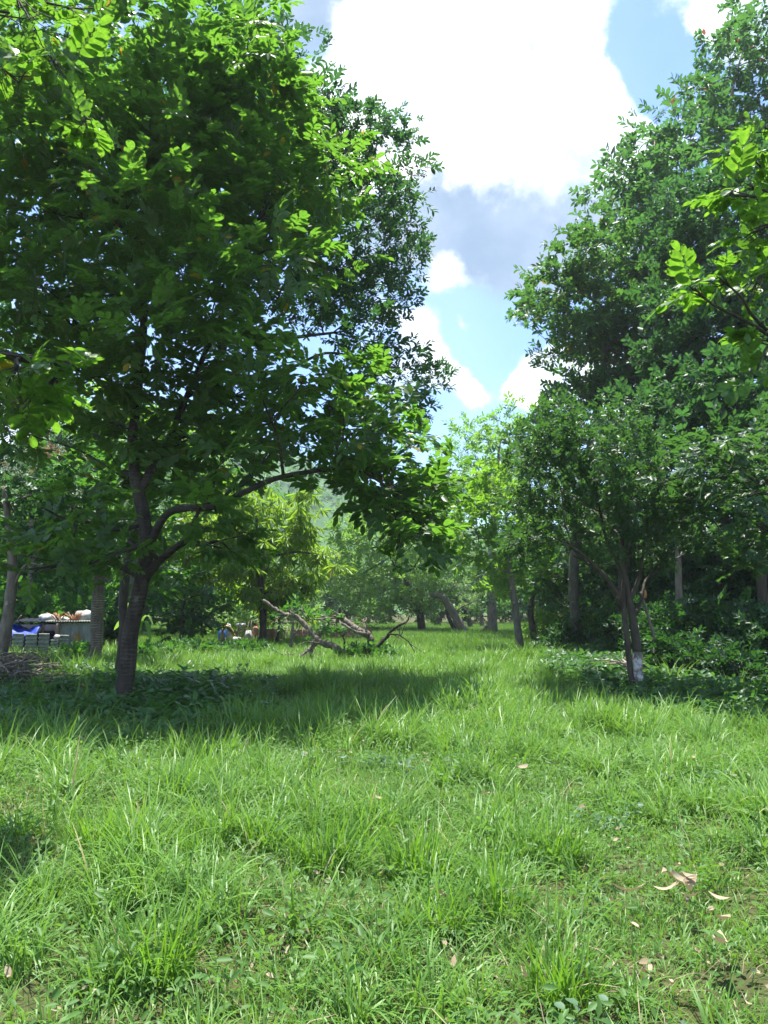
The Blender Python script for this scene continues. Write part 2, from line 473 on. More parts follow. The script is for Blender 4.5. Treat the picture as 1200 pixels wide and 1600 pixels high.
def crown_leaves(clumps, leaf, width, spray, lai, rng, squash=0.85, bottom=0.5, droop=0.0, shell=2.4, var_bias=0.0):
    """leaves (place, direction, up, length, variation) of sprays on all clumps (x,y,z,r)"""
    outs = []
    area = 0.55 * leaf * leaf * width
    for (x, y, z, r) in clumps:
        L = len(TEMPL[spray][0][0])
        n = max(6, int(lai * math.pi * r * r / (L * area)))
        u = unit(rng.standard_normal((int(n * 1.7), 3)))
        keep = (u[:, 2] > -0.25) | (rng.random(len(u)) < bottom)
        u = u[keep][:n]
        n = len(u)
        f = rng.random(n) ** (1 / shell) * (0.82 + 0.36 * rng.random(n))
        # lumpy outline
        ph = rng.random(3) * 6.28
        f *= 1 + 0.22 * np.sin(u[:, 0] * 4 + ph[0]) * np.sin(u[:, 1] * 4 + ph[1]) + 0.14 * np.sin(u[:, 2] * 6 + ph[2])
        C = np.array((x, y, z)) + u * f[:, None] * np.array((r, r, r * squash))
        ax = u * np.array((1, 1, 0.45)) + rng.standard_normal((n, 3)) * 0.42 + np.array((0, 0, 0.12 - droop))
        up = np.array((0, 0, 1.0)) + 0.35 * u + rng.standard_normal((n, 3)) * 0.28
        if spray == 'hang':
            ax = u * np.array((1, 1, 0)) + rng.standard_normal((n, 3)) * 0.3
            up = np.array((0, 0, 1.0)) + rng.standard_normal((n, 3)) * 0.15
        X, Y, Z = leaf_frames(ax, up)
        var_c = rng.random() * 0.5 + var_bias
        which = rng.integers(0, 4, n)
        sc = leaf * (0.58 + 0.75 * rng.random(n))
        for w in range(4):
            k = which == w
            if not k.any():
                continue
            P, D, U, s = TEMPL[spray][w]
            B = np.stack([X[k], Y[k], Z[k]], 1)              # rows are axes
            PP = C[k][:, None] + sc[k][:, None, None] * np.einsum('lj,njk->nlk', P, B)
            DD = np.einsum('lj,njk->nlk', D, B) + rng.standard_normal((k.sum(), len(P), 3)) * 0.16
            UU = np.einsum('lj,njk->nlk', U, B) + rng.standard_normal((k.sum(), len(P), 3)) * 0.16
            SS = sc[k][:, None] * s[None] * (0.85 + 0.3 * rng.random((k.sum(), len(P))))
            vv = np.clip(var_c * 0.6 + 0.55 * rng.random((k.sum(), 1)) * np.ones((1, len(P))) * 0.6 + 0.35 * rng.random((k.sum(), len(P))), 0, 1)
            odd = rng.random(vv.shape) < 0.007
            vv = np.where(odd, 1.0, np.minimum(vv, 0.985) if spray != 'hang' else vv)
            outs.append((PP.reshape(-1, 3), DD.reshape(-1, 3), UU.reshape(-1, 3), SS.ravel(), vv.ravel()))
    return [np.concatenate(x) for x in zip(*outs)]


LEAF_PIECES = {}


def split_leaves(L, count=300, margin=40):
    """index of the leaves that show largest in the picture"""
    P, s = L[0], L[3]
    c, sn = math.cos(PITCH), math.sin(PITCH)
    y, z = P[:, 1], P[:, 2] - CAM_H
    depth = y * c + z * sn
    v = -y * sn + z * c
    px = 600 + 1200 * P[:, 0] / depth
    py = 800 - 1200 * v / depth
    vis = (depth > 0.3) & (px > margin) & (px < 1200 - margin) & (py > 10) & (py < 1590)
    size = np.where(vis, s / depth, 0)
    # do not pick leaves that stand right behind others
    order = np.argsort(-size)
    return order[:count]


def leaf_objects(L, idx, parent, mat, width, origin):
    key = (mat.name, width)
    if key not in LEAF_PIECES:
        tv, tq, tt = leaf_template('fine')
        LEAF_PIECES[key] = [mesh_np('leaf', tv * np.array((1, width, 1)), [tq, tt], mat, np.full(len(tv), v), True) for v in (.1, .25, .4, .55, .7, .9)]
    X, Y, Z = leaf_frames(L[1][idx], L[2][idx])
    for i, k in enumerate(idx):
        me = LEAF_PIECES[key][int(min(5, L[4][k] * 6))]
        o = bpy.data.objects.new('leaf', me)
        COL.objects.link(o)
        o.parent = parent
        s = float(L[3][k])
        m = Matrix.Identity(4)
        for a, ax in enumerate((X[i], Y[i], Z[i])):
            for b in range(3):
                m[b][a] = ax[b] * s
        p = L[0][k] - origin
        m[0][3], m[1][3], m[2][3] = p
        o.matrix_local = m


def grow(trunk, trunk_r, clumps, rng, limb0=0.6, first=0.35, twigs=5):
    """limbs that reach from the trunk to each clump; returns a list of (path, radii, twigs)"""
    tp = np.asarray(trunk, float)
    nodes = [(tp[i], trunk_r[i]) for i in range(len(tp)) if i >= int(len(tp) * first)]
    limbs = []
    order = sorted(range(len(clumps)), key=lambda i: np.linalg.norm(np.array(clumps[i][:3]) - tp[-1]))
    for i in order:
        x, y, z, r = clumps[i]
        c = np.array((x, y, z))
        best, bd = None, 1e9
        for p, pr in nodes:
            d = np.linalg.norm(c - p) + max(0, p[2] - c[2]) * 1.2 + (0.0 if pr > 0.02 else 1.5)
            if d < bd:
                best, bd = (p, pr), d
        p, pr = best
        ln = np.linalg.norm(c - p) + 1e-6
        mid1 = p + (c - p) * 0.33 + np.array((0, 0, 0.10 * ln)) + rng.standard_normal(3) * 0.05 * ln
        mid2 = p + (c - p) * 0.68 + np.array((0, 0, 0.08 * ln)) + rng.standard_normal(3) * 0.06 * ln
        path = smooth_path([p, mid1, mid2, c], 4)
        r0 = min(pr * 0.72, 0.018 + 0.021 * ln)
        rad = np.linspace(r0, max(0.008, r0 * 0.28), len(path))
        tw = []
        for _ in range(twigs):
            u = unit(rng.standard_normal(3)) * np.array((1, 1, 0.8))
            e = c + u * r * 0.85
            s = path[rng.integers(len(path) * 2 // 3, len(path))]
            m = (s + e) / 2 + rng.standard_normal(3) * 0.08 * r
            tw.append((np.array([s, m, e]), np.array((max(.006, r0 * 0.25), max(.005, r0 * .16), 0.004))))
        limbs.append((path, rad, tw))
        nodes += [(q, rr) for q, rr in zip(path[3:], rad[3:])]
    return limbs


def tree(name, label, cat, trunk, trunk_r, clumps, leafmat, barkmat, leaf=0.12, width=0.45, spray='whorl', lai=2.4, tmpl='hex', seed=1,
         sides=10, extra_limbs=(), pieces=0, group=None, bottom=0.5, droop=0.0, squash=0.85, shell=2.4, rough=0.03, first=0.35, twigs=5, crown_name='crown', var_bias=0.0, limbs=True):
    rng = np.random.default_rng(seed)
    trunk = np.asarray(trunk, float)
    base = trunk[0].copy()
    root = thing(name, label, cat, base, group)
    path = smooth_path(trunk, 5)
    rad = np.interp(np.linspace(0, 1, len(path)), np.linspace(0, 1, len(trunk_r)), trunk_r)
    if len(path) > 4:                                    # root flare
        rad = rad * (1 + 0.16 * np.exp(-np.arange(len(path)) / 1.3))
    path[0, 2] -= 0.15
    mb = MB()
    mb.tube(path - base, rad, sides, rough, rng)
    link('trunk', mb.mesh('trunk', barkmat), root)
    fixed = []
    for pts, r0, r1 in extra_limbs:
        q = smooth_path(pts, 5)
        rr = np.linspace(r0, r1, len(q))
        mb = MB()
        mb.tube(q - base, rr, 8, 0.05, rng)
        link('limb', mb.mesh('limb', barkmat), root)
        fixed += [(a, b) for a, b in zip(q, rr)]
    sk = list(path) + [a for a, _ in fixed]
    skr = list(rad) + [b for _, b in fixed]
    if limbs:
        n_tr = len(path)
        cut = int(n_tr * first)
        for p, r, tw in grow(np.array(sk[cut:]), skr[cut:], clumps, rng, first=0.0, twigs=twigs):
            mb = MB()
            mb.tube(p - base, r, 6, 0.05, rng)
            for tp, tr in tw:
                mb.tube(tp - base, tr, 3, 0, rng, cap=False)
            o = link('limb', mb.mesh('limb', barkmat), root)
            if twigs > 5:
                pass
    L = crown_leaves(clumps, leaf, width, spray, lai, rng, squash, bottom, droop, shell, var_bias)
    if pieces:
        idx = split_leaves(L, pieces)
        leaf_objects(L, idx, root, leafmat, width, base)
        keep = np.ones(len(L[0]), bool)
        keep[idx] = False
        L = [x[keep] for x in L]
    L[0] = L[0] - base
    cr = link(crown_name, leaves_mesh(crown_name, L, leafmat, tmpl, width), root)
    cr['kind'] = 'stuff'
    TRIS[name + ' ' + str(seed)] = len(L[0])
    return root


TRIS = {}


def pc(lst, d, spread=0.0, seed=0, back=0.0, rs=1.0):
    """crown clumps from (px, py, r_px[, depth]) as the photo shows them, at their own depths"""
    rng = np.random.default_rng(seed)
    out = []
    for it in lst:
        dd = it[3] if len(it) > 3 else d + spread * (rng.random() * 2 - 1)
        p = W(it[0], it[1], dd)
        out.append((*p, it[2] * rs * dd / 1200))
        if back and rng.random() < back:
            d2 = dd + spread * (1.0 + rng.random())
            k = 0.8
            p = W(it[0] + rng.normal() * 12, it[1] + rng.normal() * 12, dd)
            out.append((p[0], p[1] + (d2 - dd), p[2], it[2] * k * dd / 1200))
    return out


def gz(x, y):
    x, y = np.asarray(x, float), np.asarray(y, float)
    return (0.05 * np.sin(x * 0.9 + 1.3) * np.sin(y * 0.7 + .4) + 0.035 * np.sin(x * 2.3 + y * 1.7) * np.sin(y * 2.1 - x * .8)
            + 0.06 * np.sin(x * 0.31 + 2) * np.sin(y * 0.23) - 0.03)


def base(px, d):
    x = (px - 600) / 1200 * d
    return np.array((x, d, float(gz(x, d))))


def tr(px_pts, d):
    """a trunk line: first point on the ground"""
    P = [W(px, py, d) for px, py in px_pts]
    P[0] = base(px_pts[0][0], d)
    return P


# ------------------------------------------------------------------ ground and hill
def ground():
    xs = np.concatenate([-np.geomspace(700, 16, 26), np.linspace(-15, 15, 151), np.geomspace(16, 700, 26)])
    ys = np.concatenate([-np.geomspace(300, 3, 14), np.linspace(-2, 40, 200), np.geomspace(41, 800, 40)])
    X, Y = np.meshgrid(xs, ys)
    Z = gz(X, Y) * np.clip(1 - (np.hypot(X, Y - 20) - 60) / 60, 0, 1)
    V = np.stack([X, Y, Z], -1).reshape(-1, 3)
    nx, ny = len(xs), len(ys)
    i = (np.arange(ny - 1)[:, None] * nx + np.arange(nx - 1)[None]).ravel()
    q = np.stack([i, i + 1, i + nx + 1, i + nx], -1)
    m, nt = new_mat('soil and thatch')
    pos = nd(nt, 'ShaderNodeNewGeometry').outputs['Position']
    f = nd(nt, 'ShaderNodeTexNoise', ins={'Vector': pos, 'Scale': 22.0, 'Detail': 12.0, 'Roughness': 0.75}).outputs[0]
    g = nd(nt, 'ShaderNodeTexNoise', ins={'Vector': pos, 'Scale': 0.8, 'Detail': 5.0}).outputs[0]
    c = mixc(nt, maprange(nt, f, 0.3, 0.7), (0.035, 0.03, 0.017), (0.13, 0.105, 0.055))
    c = mixc(nt, maprange(nt, g, 0.35, 0.6), c, mixc(nt, 0.5, c, (0.05, 0.085, 0.022)))
    b = nd(nt, 'ShaderNodeBump', ins={'Strength': 0.7, 'Distance': 0.03, 'Height': f})
    p = nd(nt, 'ShaderNodeBsdfPrincipled', ins={'Base Color': c, 'Roughness': 0.95, 'Specular IOR Level': 0.1, 'Normal': b.outputs[0]})
    nd(nt, 'ShaderNodeOutputMaterial', ins={0: p.outputs[0]})
    o = link('ground', mesh_np('ground', V, [q], m, smooth=True))
    o['kind'] = 'structure'


ground()


def hill():
    xs, ys = np.linspace(-330, 260, 150), np.linspace(190, 520, 90)
    X, Y = np.meshgrid(xs, ys)
    ridge = 88 * np.exp(-((X + 120) / 130) ** 2) * np.exp(-((Y - 360) / 95) ** 2) + 30 * np.exp(-((X - 60) / 150) ** 2) * np.exp(-((Y - 420) / 80) ** 2)
    rng = np.random.default_rng(3)
    Z = ridge - 2 + np.clip(ridge, 0, 6) / 6 * (2.4 * np.sin(X * .21) * np.sin(Y * .19) + 1.6 * np.sin(X * .47 + Y * .3) + rng.random(X.shape) * 2.5)
    V = np.stack([X, Y, Z], -1).reshape(-1, 3)
    nx, ny = len(xs), len(ys)
    i = (np.arange(ny - 1)[:, None] * nx + np.arange(nx - 1)[None]).ravel()
    q = np.stack([i, i + 1, i + nx + 1, i + nx], -1)
    m = plain_mat('hill scrub', (0.04, 0.10, 0.03), (0.07, 0.14, 0.05), 0.15, 0.9, 0.0, 0.1, 10.0)
    o = link('hill', mesh_np('hill', V, [q], m, smooth=True))
    o['kind'] = 'structure'
    # forest that covers the hill: one far-off mass
    n = 9000
    k = rng.integers(0, len(V), n)
    P = V[k] + rng.standard_normal((n, 3)) * np.array((3, 3, .4))
    ok = ridge.ravel()[k] > 3
    P = P[ok]
    cl = np.column_stack([P, 1.3 + rng.random(len(P)) * 1.2])
    sel = cl[(cl[:, 0] > -110) & (cl[:, 0] < 30)][:1500]
    L = crown_leaves([tuple(c) for c in sel], 1.1, 0.8, 'whorl', 1.6, rng)
    o = link('hill_forest', leaves_mesh('hill_forest', L, M['mid'], 'rhomb', 0.8))
    tag(o, 'hazy blue green forest covering the distant hillside', 'forest', kind='stuff')


hill()


# ------------------------------------------------------------------ trees on the left
A = [(388, 62, 62), (330, 40, 105), (210, 40, 110), (80, 50, 110), (458, 168, 56), (385, 170, 95), (260, 180, 115), (120, 190, 110), (10, 200, 100),
     (518, 256, 58), (445, 290, 90), (330, 310, 105), (200, 320, 110), (70, 330, 100), (520, 390, 60), (430, 410, 75), (310, 440, 95), (180, 460, 100),
     (50, 480, 80), (545, 585, 52), (475, 590, 62), (605, 640, 52), (555, 675, 62), (640, 690, 42), (475, 690, 66), (370, 640, 62), (305, 690, 60),
     (250, 590, 80), (140, 590, 70), (600, 745, 45), (655, 780, 40), (655, 835, 34), (560, 725, 45), (120, 800, 52), (60, 850, 50),
     (170, 870, 42), (362, 862, 14), (300, 800, 28), (700, 735, 28), (610, 800, 30), (210, 690, 55), (400, 560, 55),
     (-60, 260, 110), (-60, 420, 100), (0, 420, 95), (90, 540, 75), (20, 580, 70), (220, 520, 90), (340, 540, 70), (170, 660, 50), (280, 250, 100),
     (-60, 80, 110), (0, 670, 60, 14.5), (-30, 600, 70, 14.5), (50, 640, 45, 15), (560, 620, 40), (430, 640, 50), (180, 230, 100), (400, 130, 80), (240, 720, 40),
     (275, 745, 45, 14.8), (190, 760, 45, 14.8), (318, 830, 20, 11.8), (110, 850, 38, 12.2), (40, 890, 36, 13), (350, 720, 45, 11.5), (160, 830, 30, 14.4), (300, 770, 30, 11.6),
     (600, 795, 38, 12.6), (650, 815, 40, 12.8), (672, 765, 36, 13), (560, 765, 34, 12.6), (625, 850, 24, 12.8), (690, 820, 24, 13.4), (520, 755, 26, 12.4), (665, 870, 16, 13.4)]
crownA = pc(A, 12.7, 1.7, 11, 0.8)
tree('broadleaf_tree', 'big broadleaf tree with a leaning dark trunk, nearest whole trunk left of the clearing', 'tree',
     tr([(197, 1095), (199, 1045), (205, 985), (222, 905), (229, 850), (222, 795), (212, 745), (207, 690), (215, 610), (225, 500), (222, 380), (235, 240), (250, 120)], 13.2),
     [.142, .138, .135, .13, .118, .11, .10, .09, .08, .065, .05, .035, .02], crownA, M['big'], M['bark'], 0.172, 0.5, 'pinnate', 2.4, 'hex', 21, 14, bottom=.4,
     extra_limbs=[([W(226, 905, 13.2), W(250, 875, 13.0), W(272, 858, 12.7), W(292, 838, 12.3), W(310, 800, 11.8)], .085, .03),
                  ([W(228, 862, 13.2), W(265, 800, 12.9), W(330, 792, 12.6), W(378, 771, 12.4), W(430, 748, 12.4), W(500, 735, 12.5), W(560, 735, 12.7), W(620, 770, 13)], .075, .02),
                  ([W(340, 789, 12.6), W(362, 765, 12.6), W(388, 752, 12.8), W(420, 705, 13)], .035, .015),
                  ([W(226, 818, 13.2), W(185, 828, 13), W(150, 818, 12.7), W(105, 812, 12.4), W(70, 795, 12)], .04, .015),
                  ([W(216, 770, 13.2), W(236, 735, 13.3), W(262, 690, 13.6), W(300, 600, 14), W(350, 480, 14.2), W(400, 350, 14.2)], .085, .03)],
     pieces=300, rough=0.045, first=.4)

B = [(605, 225, 55), (560, 195, 50), (640, 268, 34), (612, 320, 52), (642, 345, 22), (555, 330, 75), (605, 425, 52), (560, 450, 65), (590, 505, 45),
     (632, 470, 22), (625, 580, 45), (668, 590, 30), (690, 588, 15), (570, 560, 55), (505, 160, 42), (500, 470, 75), (400, 290, 110), (480, 370, 100),
     (300, 390, 110), (310, 200, 120), (450, 230, 100), (200, 300, 110), (0, 250, 120), (220, 480, 80), (90, 430, 100), (380, 480, 80), (10, 540, 80), (20, 640, 70), (640, 640, 35), (640, 400, 28), (520, 250, 70), (150, 150, 110), (400, 100, 100)]
tree('shade_tree', 'tall dark tree with small bluish green leaves standing just behind the big broadleaf tree', 'tree',
     tr([(193, 1040), (193, 990), (193, 930), (205, 850), (240, 760), (290, 660), (350, 540), (400, 400), (430, 300)], 17.6),
     [.11, .105, .10, .10, .10, .10, .09, .07, .05], pc(B, 18, 1.8, 5, 0.15), M['small'], M['bark_dark'], 0.15, 0.42, 'whorl', 2.3, 'hex', 22, 10,
     extra_limbs=[([W(330, 580, 17.6), W(395, 590, 17.4), W(420, 550, 17.3), W(450, 530, 17.5), W(520, 520, 17.8)], .10, .03)])

N = [(85, 95, 42, 6.0), (55, 45, 50, 6.2), (135, 200, 28, 6.0), (30, 130, 50, 6.4), (20, 590, 28, 5.6), (70, 610, 22, 5.7), (35, 640, 24, 5.6), (105, 570, 13, 5.8),
     (15, 20, 60, 6.5), (130, 15, 40, 6.6)]
tree('overhanging_tree', 'tree beyond the left edge whose bright leafy branches hang into the top left corner', 'tree',
     [base(-560, 6.2), W(-550, 900, 6.2), W(-500, 500, 6.2), W(-420, 100, 6.3), W(-340, -250, 6.4)], [.13, .12, .10, .07, .03],
     pc(N, 6), M['fresh'], M['bark'], 0.12, 0.5, 'pinnate', 0.9, 'fine', 23, 10, pieces=300, twigs=8)

Cc = [(150, 830, 45), (90, 870, 50), (200, 880, 40), (240, 840, 45), (130, 760, 60), (60, 790, 60), (200, 770, 60), (170, 910, 25), (110, 700, 70), (260, 770, 40)]
tree('ringed_trunk_tree', 'young tree with a pale ringed trunk standing right of the tin shed', 'tree',
     tr([(152, 1036), (151, 1000), (152, 960), (154, 925), (156, 880), (158, 820), (150, 740)], 22.4), [.19, .185, .18, .175, .15, .11, .05],
     pc(Cc, 22, 1.3, 3), M['mid'], M['bark_ring'], 0.2, 0.5, 'pinnate', 1.7, 'hex', 24, 12, rough=.02)
Dd = [(20, 800, 60), (70, 830, 50), (-40, 780, 70), (10, 740, 60), (90, 900, 28), (100, 765, 50), (-30, 880, 50)]
tree('gnarled_tree', 'rough brown tree at the left edge, standing left of the blue tarpaulin', 'tree',
     tr([(4, 1032), (8, 990), (17, 930), (20, 880), (14, 820), (5, 760)], 20.5), [.17, .16, .14, .13, .10, .05],
     pc(Dd, 20.5, 1.2, 4), M['small'], M['bark_pale'], 0.16, 0.45, 'whorl', 1.8, 'hex', 25, 10,
     extra_limbs=[([W(17, 925, 20.5), W(38, 885, 20.4), W(60, 882, 20.3), W(78, 892, 20.2)], .05, .015)], rough=.06)
Ee = [(45, 720, 34), (75, 745, 30), (25, 745, 30), (90, 715, 22), (60, 690, 24)]
tree('withered_tree', 'withered tree with brown dead foliage high behind the gnarled tree', 'tree',
     tr([(45, 1010), (48, 900), (50, 800), (55, 740)], 28), [.12, .1, .08, .03], pc(Ee, 28, .8, 6), M['dead'], M['bark_pale'], 0.16, 0.3, 'whorl', 1.6, 'rhomb', 26)
Ff = [(150, 715, 45), (110, 740, 40), (190, 735, 45), (230, 770, 45), (150, 780, 45), (95, 810, 40), (190, 810, 40), (300, 720, 45), (350, 690, 50), (330, 770, 35), (140, 650, 50), (200, 660, 60), (60, 640, 50), (260, 680, 55)]
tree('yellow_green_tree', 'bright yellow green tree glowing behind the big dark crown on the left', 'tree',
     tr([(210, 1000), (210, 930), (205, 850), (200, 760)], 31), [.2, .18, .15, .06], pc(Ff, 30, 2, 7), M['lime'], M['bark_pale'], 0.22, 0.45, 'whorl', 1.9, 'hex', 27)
Gg = [(470, 800, 32), (440, 845, 38), (485, 855, 26), (405, 880, 36), (455, 905, 34), (380, 800, 42), (340, 830, 40), (345, 900, 34), (490, 895, 16),
      (425, 935, 24), (300, 860, 40), (430, 790, 38), (350, 760, 44), (320, 880, 30), (370, 870, 36), (440, 930, 26), (400, 920, 30), (470, 830, 30), (300, 920, 26), (480, 770, 22), (390, 850, 40), (465, 940, 18), (395, 930, 22), (300, 800, 40), (500, 870, 14), (270, 830, 36)]
tree('mango_tree', 'mango tree covered in drooping yellow green flush leaves behind the fallen branches', 'tree',
     tr([(412, 1003), (411, 970), (408, 930), (405, 860), (400, 800)], 33), [.16, .15, .14, .12, .05], pc(Gg, 33, 1.7, 8, .4), M['mango'], M['bark_dark'], 0.5, 0.16, 'hang', 2.3, 'hex', 28, squash=.9, bottom=.8)
Hh = [(290, 900, 30), (255, 915, 28), (320, 930, 28), (280, 950, 32), (245, 965, 25), (310, 975, 30), (335, 955, 20), (270, 985, 28), (230, 930, 25), (295, 1000, 16)]
tree('dense_bush', 'dense dark green broadleaf bush right of the leaning trunk', 'bush',
     tr([(285, 1006), (285, 980), (286, 940)], 30), [.09, .08, .05], pc(Hh, 30, .8, 9), M['mid'], M['bark_dark'], 0.26, 0.5, 'pinnate', 2.0, 'hex', 29, bottom=.9)
Ii = [(400, 955, 24), (375, 965, 24), (430, 960, 20), (355, 950, 24), (340, 975, 18), (465, 965, 18), (490, 955, 18)]
tree('round_shrub', 'bluish green shrub behind the stake fence under the mango tree', 'shrub',
     tr([(400, 1000), (400, 985), (400, 965)], 40), [.08, .07, .05], pc(Ii, 40, 1.2, 10), M['pale'], M['bark_dark'], 0.26, 0.5, 'whorl', 2.0, 'rhomb', 30, bottom=.9)

# ------------------------------------------------------------------ trees on the right
Q = [(845, 728, 36), (862, 695, 45), (915, 700, 58), (975, 705, 60), (1035, 730, 58), (1075, 780, 45), (828, 790, 34), (858, 775, 48), (915, 770, 58), (985, 780, 60),
     (1045, 800, 48), (830, 845, 40), (885, 830, 42), (812, 848, 24), (1050, 850, 38), (990, 850, 36), (940, 840, 30), (1090, 840, 28), (1030, 880, 20), (880, 660, 38), (960, 655, 38)]
tree('citrus_tree', 'low spreading citrus tree of many stems with a whitewashed foot on the right', 'tree',
     tr([(985, 1082), (984, 1040), (979, 990), (974, 940), (978, 890), (990, 830)], 14.4), [.06, .055, .055, .055, .04, .02],
     pc(Q, 14.6, 1.5, 12, .5), M['citrus'], M['bark_dark'], 0.105, 0.42, 'whorl', 2.7, 'hex', 31, 9,
     extra_limbs=[([W(996, 1020, 14.45), W(990, 975, 14.4), W(982, 930, 14.4), W(975, 890, 14.4), W(972, 850, 14.5), W(965, 790, 14.6)], .085, .03),
                  ([W(972, 950, 14.4), W(955, 915, 14.2), W(930, 885, 14), W(905, 862, 13.8), W(880, 848, 13.6)], .055, .015),
                  ([W(968, 935, 14.4), W(945, 898, 14.6), W(915, 878, 14.8), W(895, 868, 15)], .04, .012),
                  ([W(984, 940, 14.4), W(998, 905, 14.3), W(1004, 870, 14.2), W(1012, 810, 14)], .05, .015),
                  ([W(990, 965, 14.4), W(1003, 935, 14.7), W(1010, 905, 15), W(1045, 880, 15.4), W(1075, 862, 15.6)], .04, .012),
                  ([W(975, 895, 14.4), W(950, 850, 14.4), W(938, 800, 14.5), W(925, 740, 14.6)], .04, .012)], rough=.06)
root = bpy.data.objects['citrus_tree']
mb = MB()
b0 = np.array(root.location)
pw = smooth_path([base(997, 14.4) - (0, 0, .1), W(996, 1050, 14.4), W(996, 1019, 14.45)], 5)
mb.tube(pw - b0, np.linspace(.098, .088, len(pw)), 12, .03)
o = link('whitewashed_stem', mb.mesh('whitewashed_stem', M['whitewash']), root)
o['label'] = 'whitewashed lower stem'

J = [(735, 778, 36), (715, 805, 22), (762, 800, 38), (745, 790, 34), (782, 772, 38), (735, 845, 30), (795, 850, 45), (765, 890, 34), (815, 895, 40), (722, 830, 22), (760, 745, 34), (835, 830, 40), (790, 915, 24), (715, 870, 20), (775, 925, 18)]
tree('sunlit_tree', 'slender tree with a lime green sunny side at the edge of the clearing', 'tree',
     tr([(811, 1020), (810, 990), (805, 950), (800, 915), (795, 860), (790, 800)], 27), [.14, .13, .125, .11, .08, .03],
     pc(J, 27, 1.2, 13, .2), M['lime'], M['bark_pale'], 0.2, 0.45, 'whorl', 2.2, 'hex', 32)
K = [(850, 915, 32), (875, 895, 36), (835, 880, 30), (880, 860, 36), (850, 940, 18), (905, 900, 30)]
tree('thin_trunk_tree', 'thin trunked tree between the slender lime tree and the straight grey trunk', 'tree',
     tr([(834, 1009), (832, 980), (829, 950), (838, 910)], 33), [.15, .14, .13, .06], pc(K, 33, 1.2, 14, .3), M['mid'], M['bark_dark'], 0.2, 0.45, 'pinnate', 2.0, 'hex', 33)
T1 = [(850, 465, 38), (882, 435, 42), (905, 395, 40), (940, 375, 48), (828, 490, 20), (920, 465, 52), (970, 445, 62), (900, 520, 42), (950, 540, 60),
      (1010, 500, 62), (900, 615, 42), (868, 640, 32), (950, 620, 54), (1010, 600, 60), (1060, 560, 70), (1040, 430, 70), (925, 690, 40), (985, 680, 45), (860, 690, 30), (830, 470, 16), (1050, 640, 50)]
tree('straight_trunk_tree', 'tall tree with a straight grey trunk and light leafy left edge against the sky', 'tree',
     tr([(901, 1010), (899, 960), (896, 910), (900, 840), (915, 740), (935, 620), (950, 500), (955, 420)], 29), [.2, .19, .185, .18, .15, .12, .08, .04],
     pc(T1, 28, 2.2, 15, .7, 1.08), M['tall'], M['bark_pale'], 0.23, 0.5, 'whorl', 2.7, 'hex', 34, bottom=.25, squash=.75, twigs=4)
T2 = [(1090, 340, 70), (1160, 300, 75), (1150, 430, 75), (1095, 470, 70), (1180, 520, 65), (1120, 590, 55), (1180, 630, 45), (1210, 400, 70), (1240, 520, 80), (1250, 300, 90), (1080, 400, 60), (1230, 640, 60), (1130, 520, 60), (1060, 480, 55), (1040, 560, 50), (1120, 680, 45), (1180, 720, 50), (1050, 660, 45), (1000, 640, 45), (1100, 600, 50, 20), (1160, 620, 58, 19), (1205, 560, 60, 19), (1080, 665, 42, 19.5), (1150, 695, 48, 18.5), (1230, 660, 70, 18), (1300, 500, 110, 22), (1320, 640, 110, 21), (1290, 760, 80, 20), (1380, 760, 90, 19), (1420, 560, 110, 21), (1380, 380, 110, 23), (1480, 700, 90, 19.5)]  # clumps given a depth: canopy added, partly out of view, to shade the shrubs
tree('dark_crowned_tree', 'tall dark crowned tree at the right whose bare trunk stands deep in the shade', 'tree',
     tr([(1130, 1015), (1130, 950), (1131, 860), (1130, 740), (1135, 620), (1140, 500), (1145, 400)], 24), [.2, .19, .18, .16, .13, .09, .04],
     pc(T2, 24.5, 2, 16, .8, 1.1), M['small'], M['bark_dark'], 0.22, 0.5, 'whorl', 3.0, 'hex', 35, bottom=.3, squash=.78, twigs=4)
T3 = [(980, 275, 42), (960, 262, 22), (1010, 235, 42), (1050, 285, 55), (1000, 330, 52), (1068, 215, 42), (1100, 160, 42), (1085, 140, 24), (1150, 95, 44), (1172, 45, 32),
      (1180, 170, 58), (1120, 255, 58), (1200, 90, 50), (1230, 200, 80), (1045, 355, 55), (1120, 200, 40), (1062, 180, 16), (1165, 12, 22), (1140, 55, 22)]
tree('lanky_tree', 'tallest tree, with drooping bluish leaf tufts reaching the top right of the sky', 'tree',
     tr([(1068, 1000), (1066, 900), (1070, 760), (1080, 640), (1095, 480), (1105, 340), (1130, 200), (1160, 80)], 31), [.22, .2, .18, .16, .14, .11, .07, .03],
     pc(T3, 31, 2.2, 17, .4, 1.08), M['droopy'], M['bark_pale'], 0.3, 0.45, 'whorl', 2.6, 'hex', 36, droop=.35, shell=3.2, twigs=4)
R5 = [(1195, 200, 24, 6.2), (1180, 295, 26, 6.2), (1140, 305, 13, 6), (1172, 365, 22, 6), (1125, 435, 20, 5.9), (1085, 450, 12, 5.8), (1175, 455, 26, 6.1), (1200, 530, 22, 6.1),
      (1180, 590, 14, 6), (1230, 380, 40, 6.4), (1250, 250, 40, 6.6), (1205, 420, 28, 6.4), (1165, 240, 11, 6)]
tree('leaning_in_tree', 'tree beyond the right edge whose glowing lime branches lean in before the dark crowns', 'tree',
     [base(1560, 6.8), W(1550, 950, 6.8), W(1500, 700, 6.8), W(1430, 450, 6.7), W(1380, 200, 6.6)], [.13, .12, .10, .07, .03],
     pc(R5, 6), M['fresh'], M['bark'], 0.105, 0.5, 'pinnate', 2.1, 'fine', 37, pieces=300, twigs=8)
R6 = [(1130, 730, 50), (1172, 775, 46), (1192, 700, 46), (1135, 690, 34), (1108, 755, 32), (1185, 840, 34), (1230, 770, 70), (1240, 860, 60), (1150, 815, 28), (1250, 680, 60), (1090, 715, 22)]
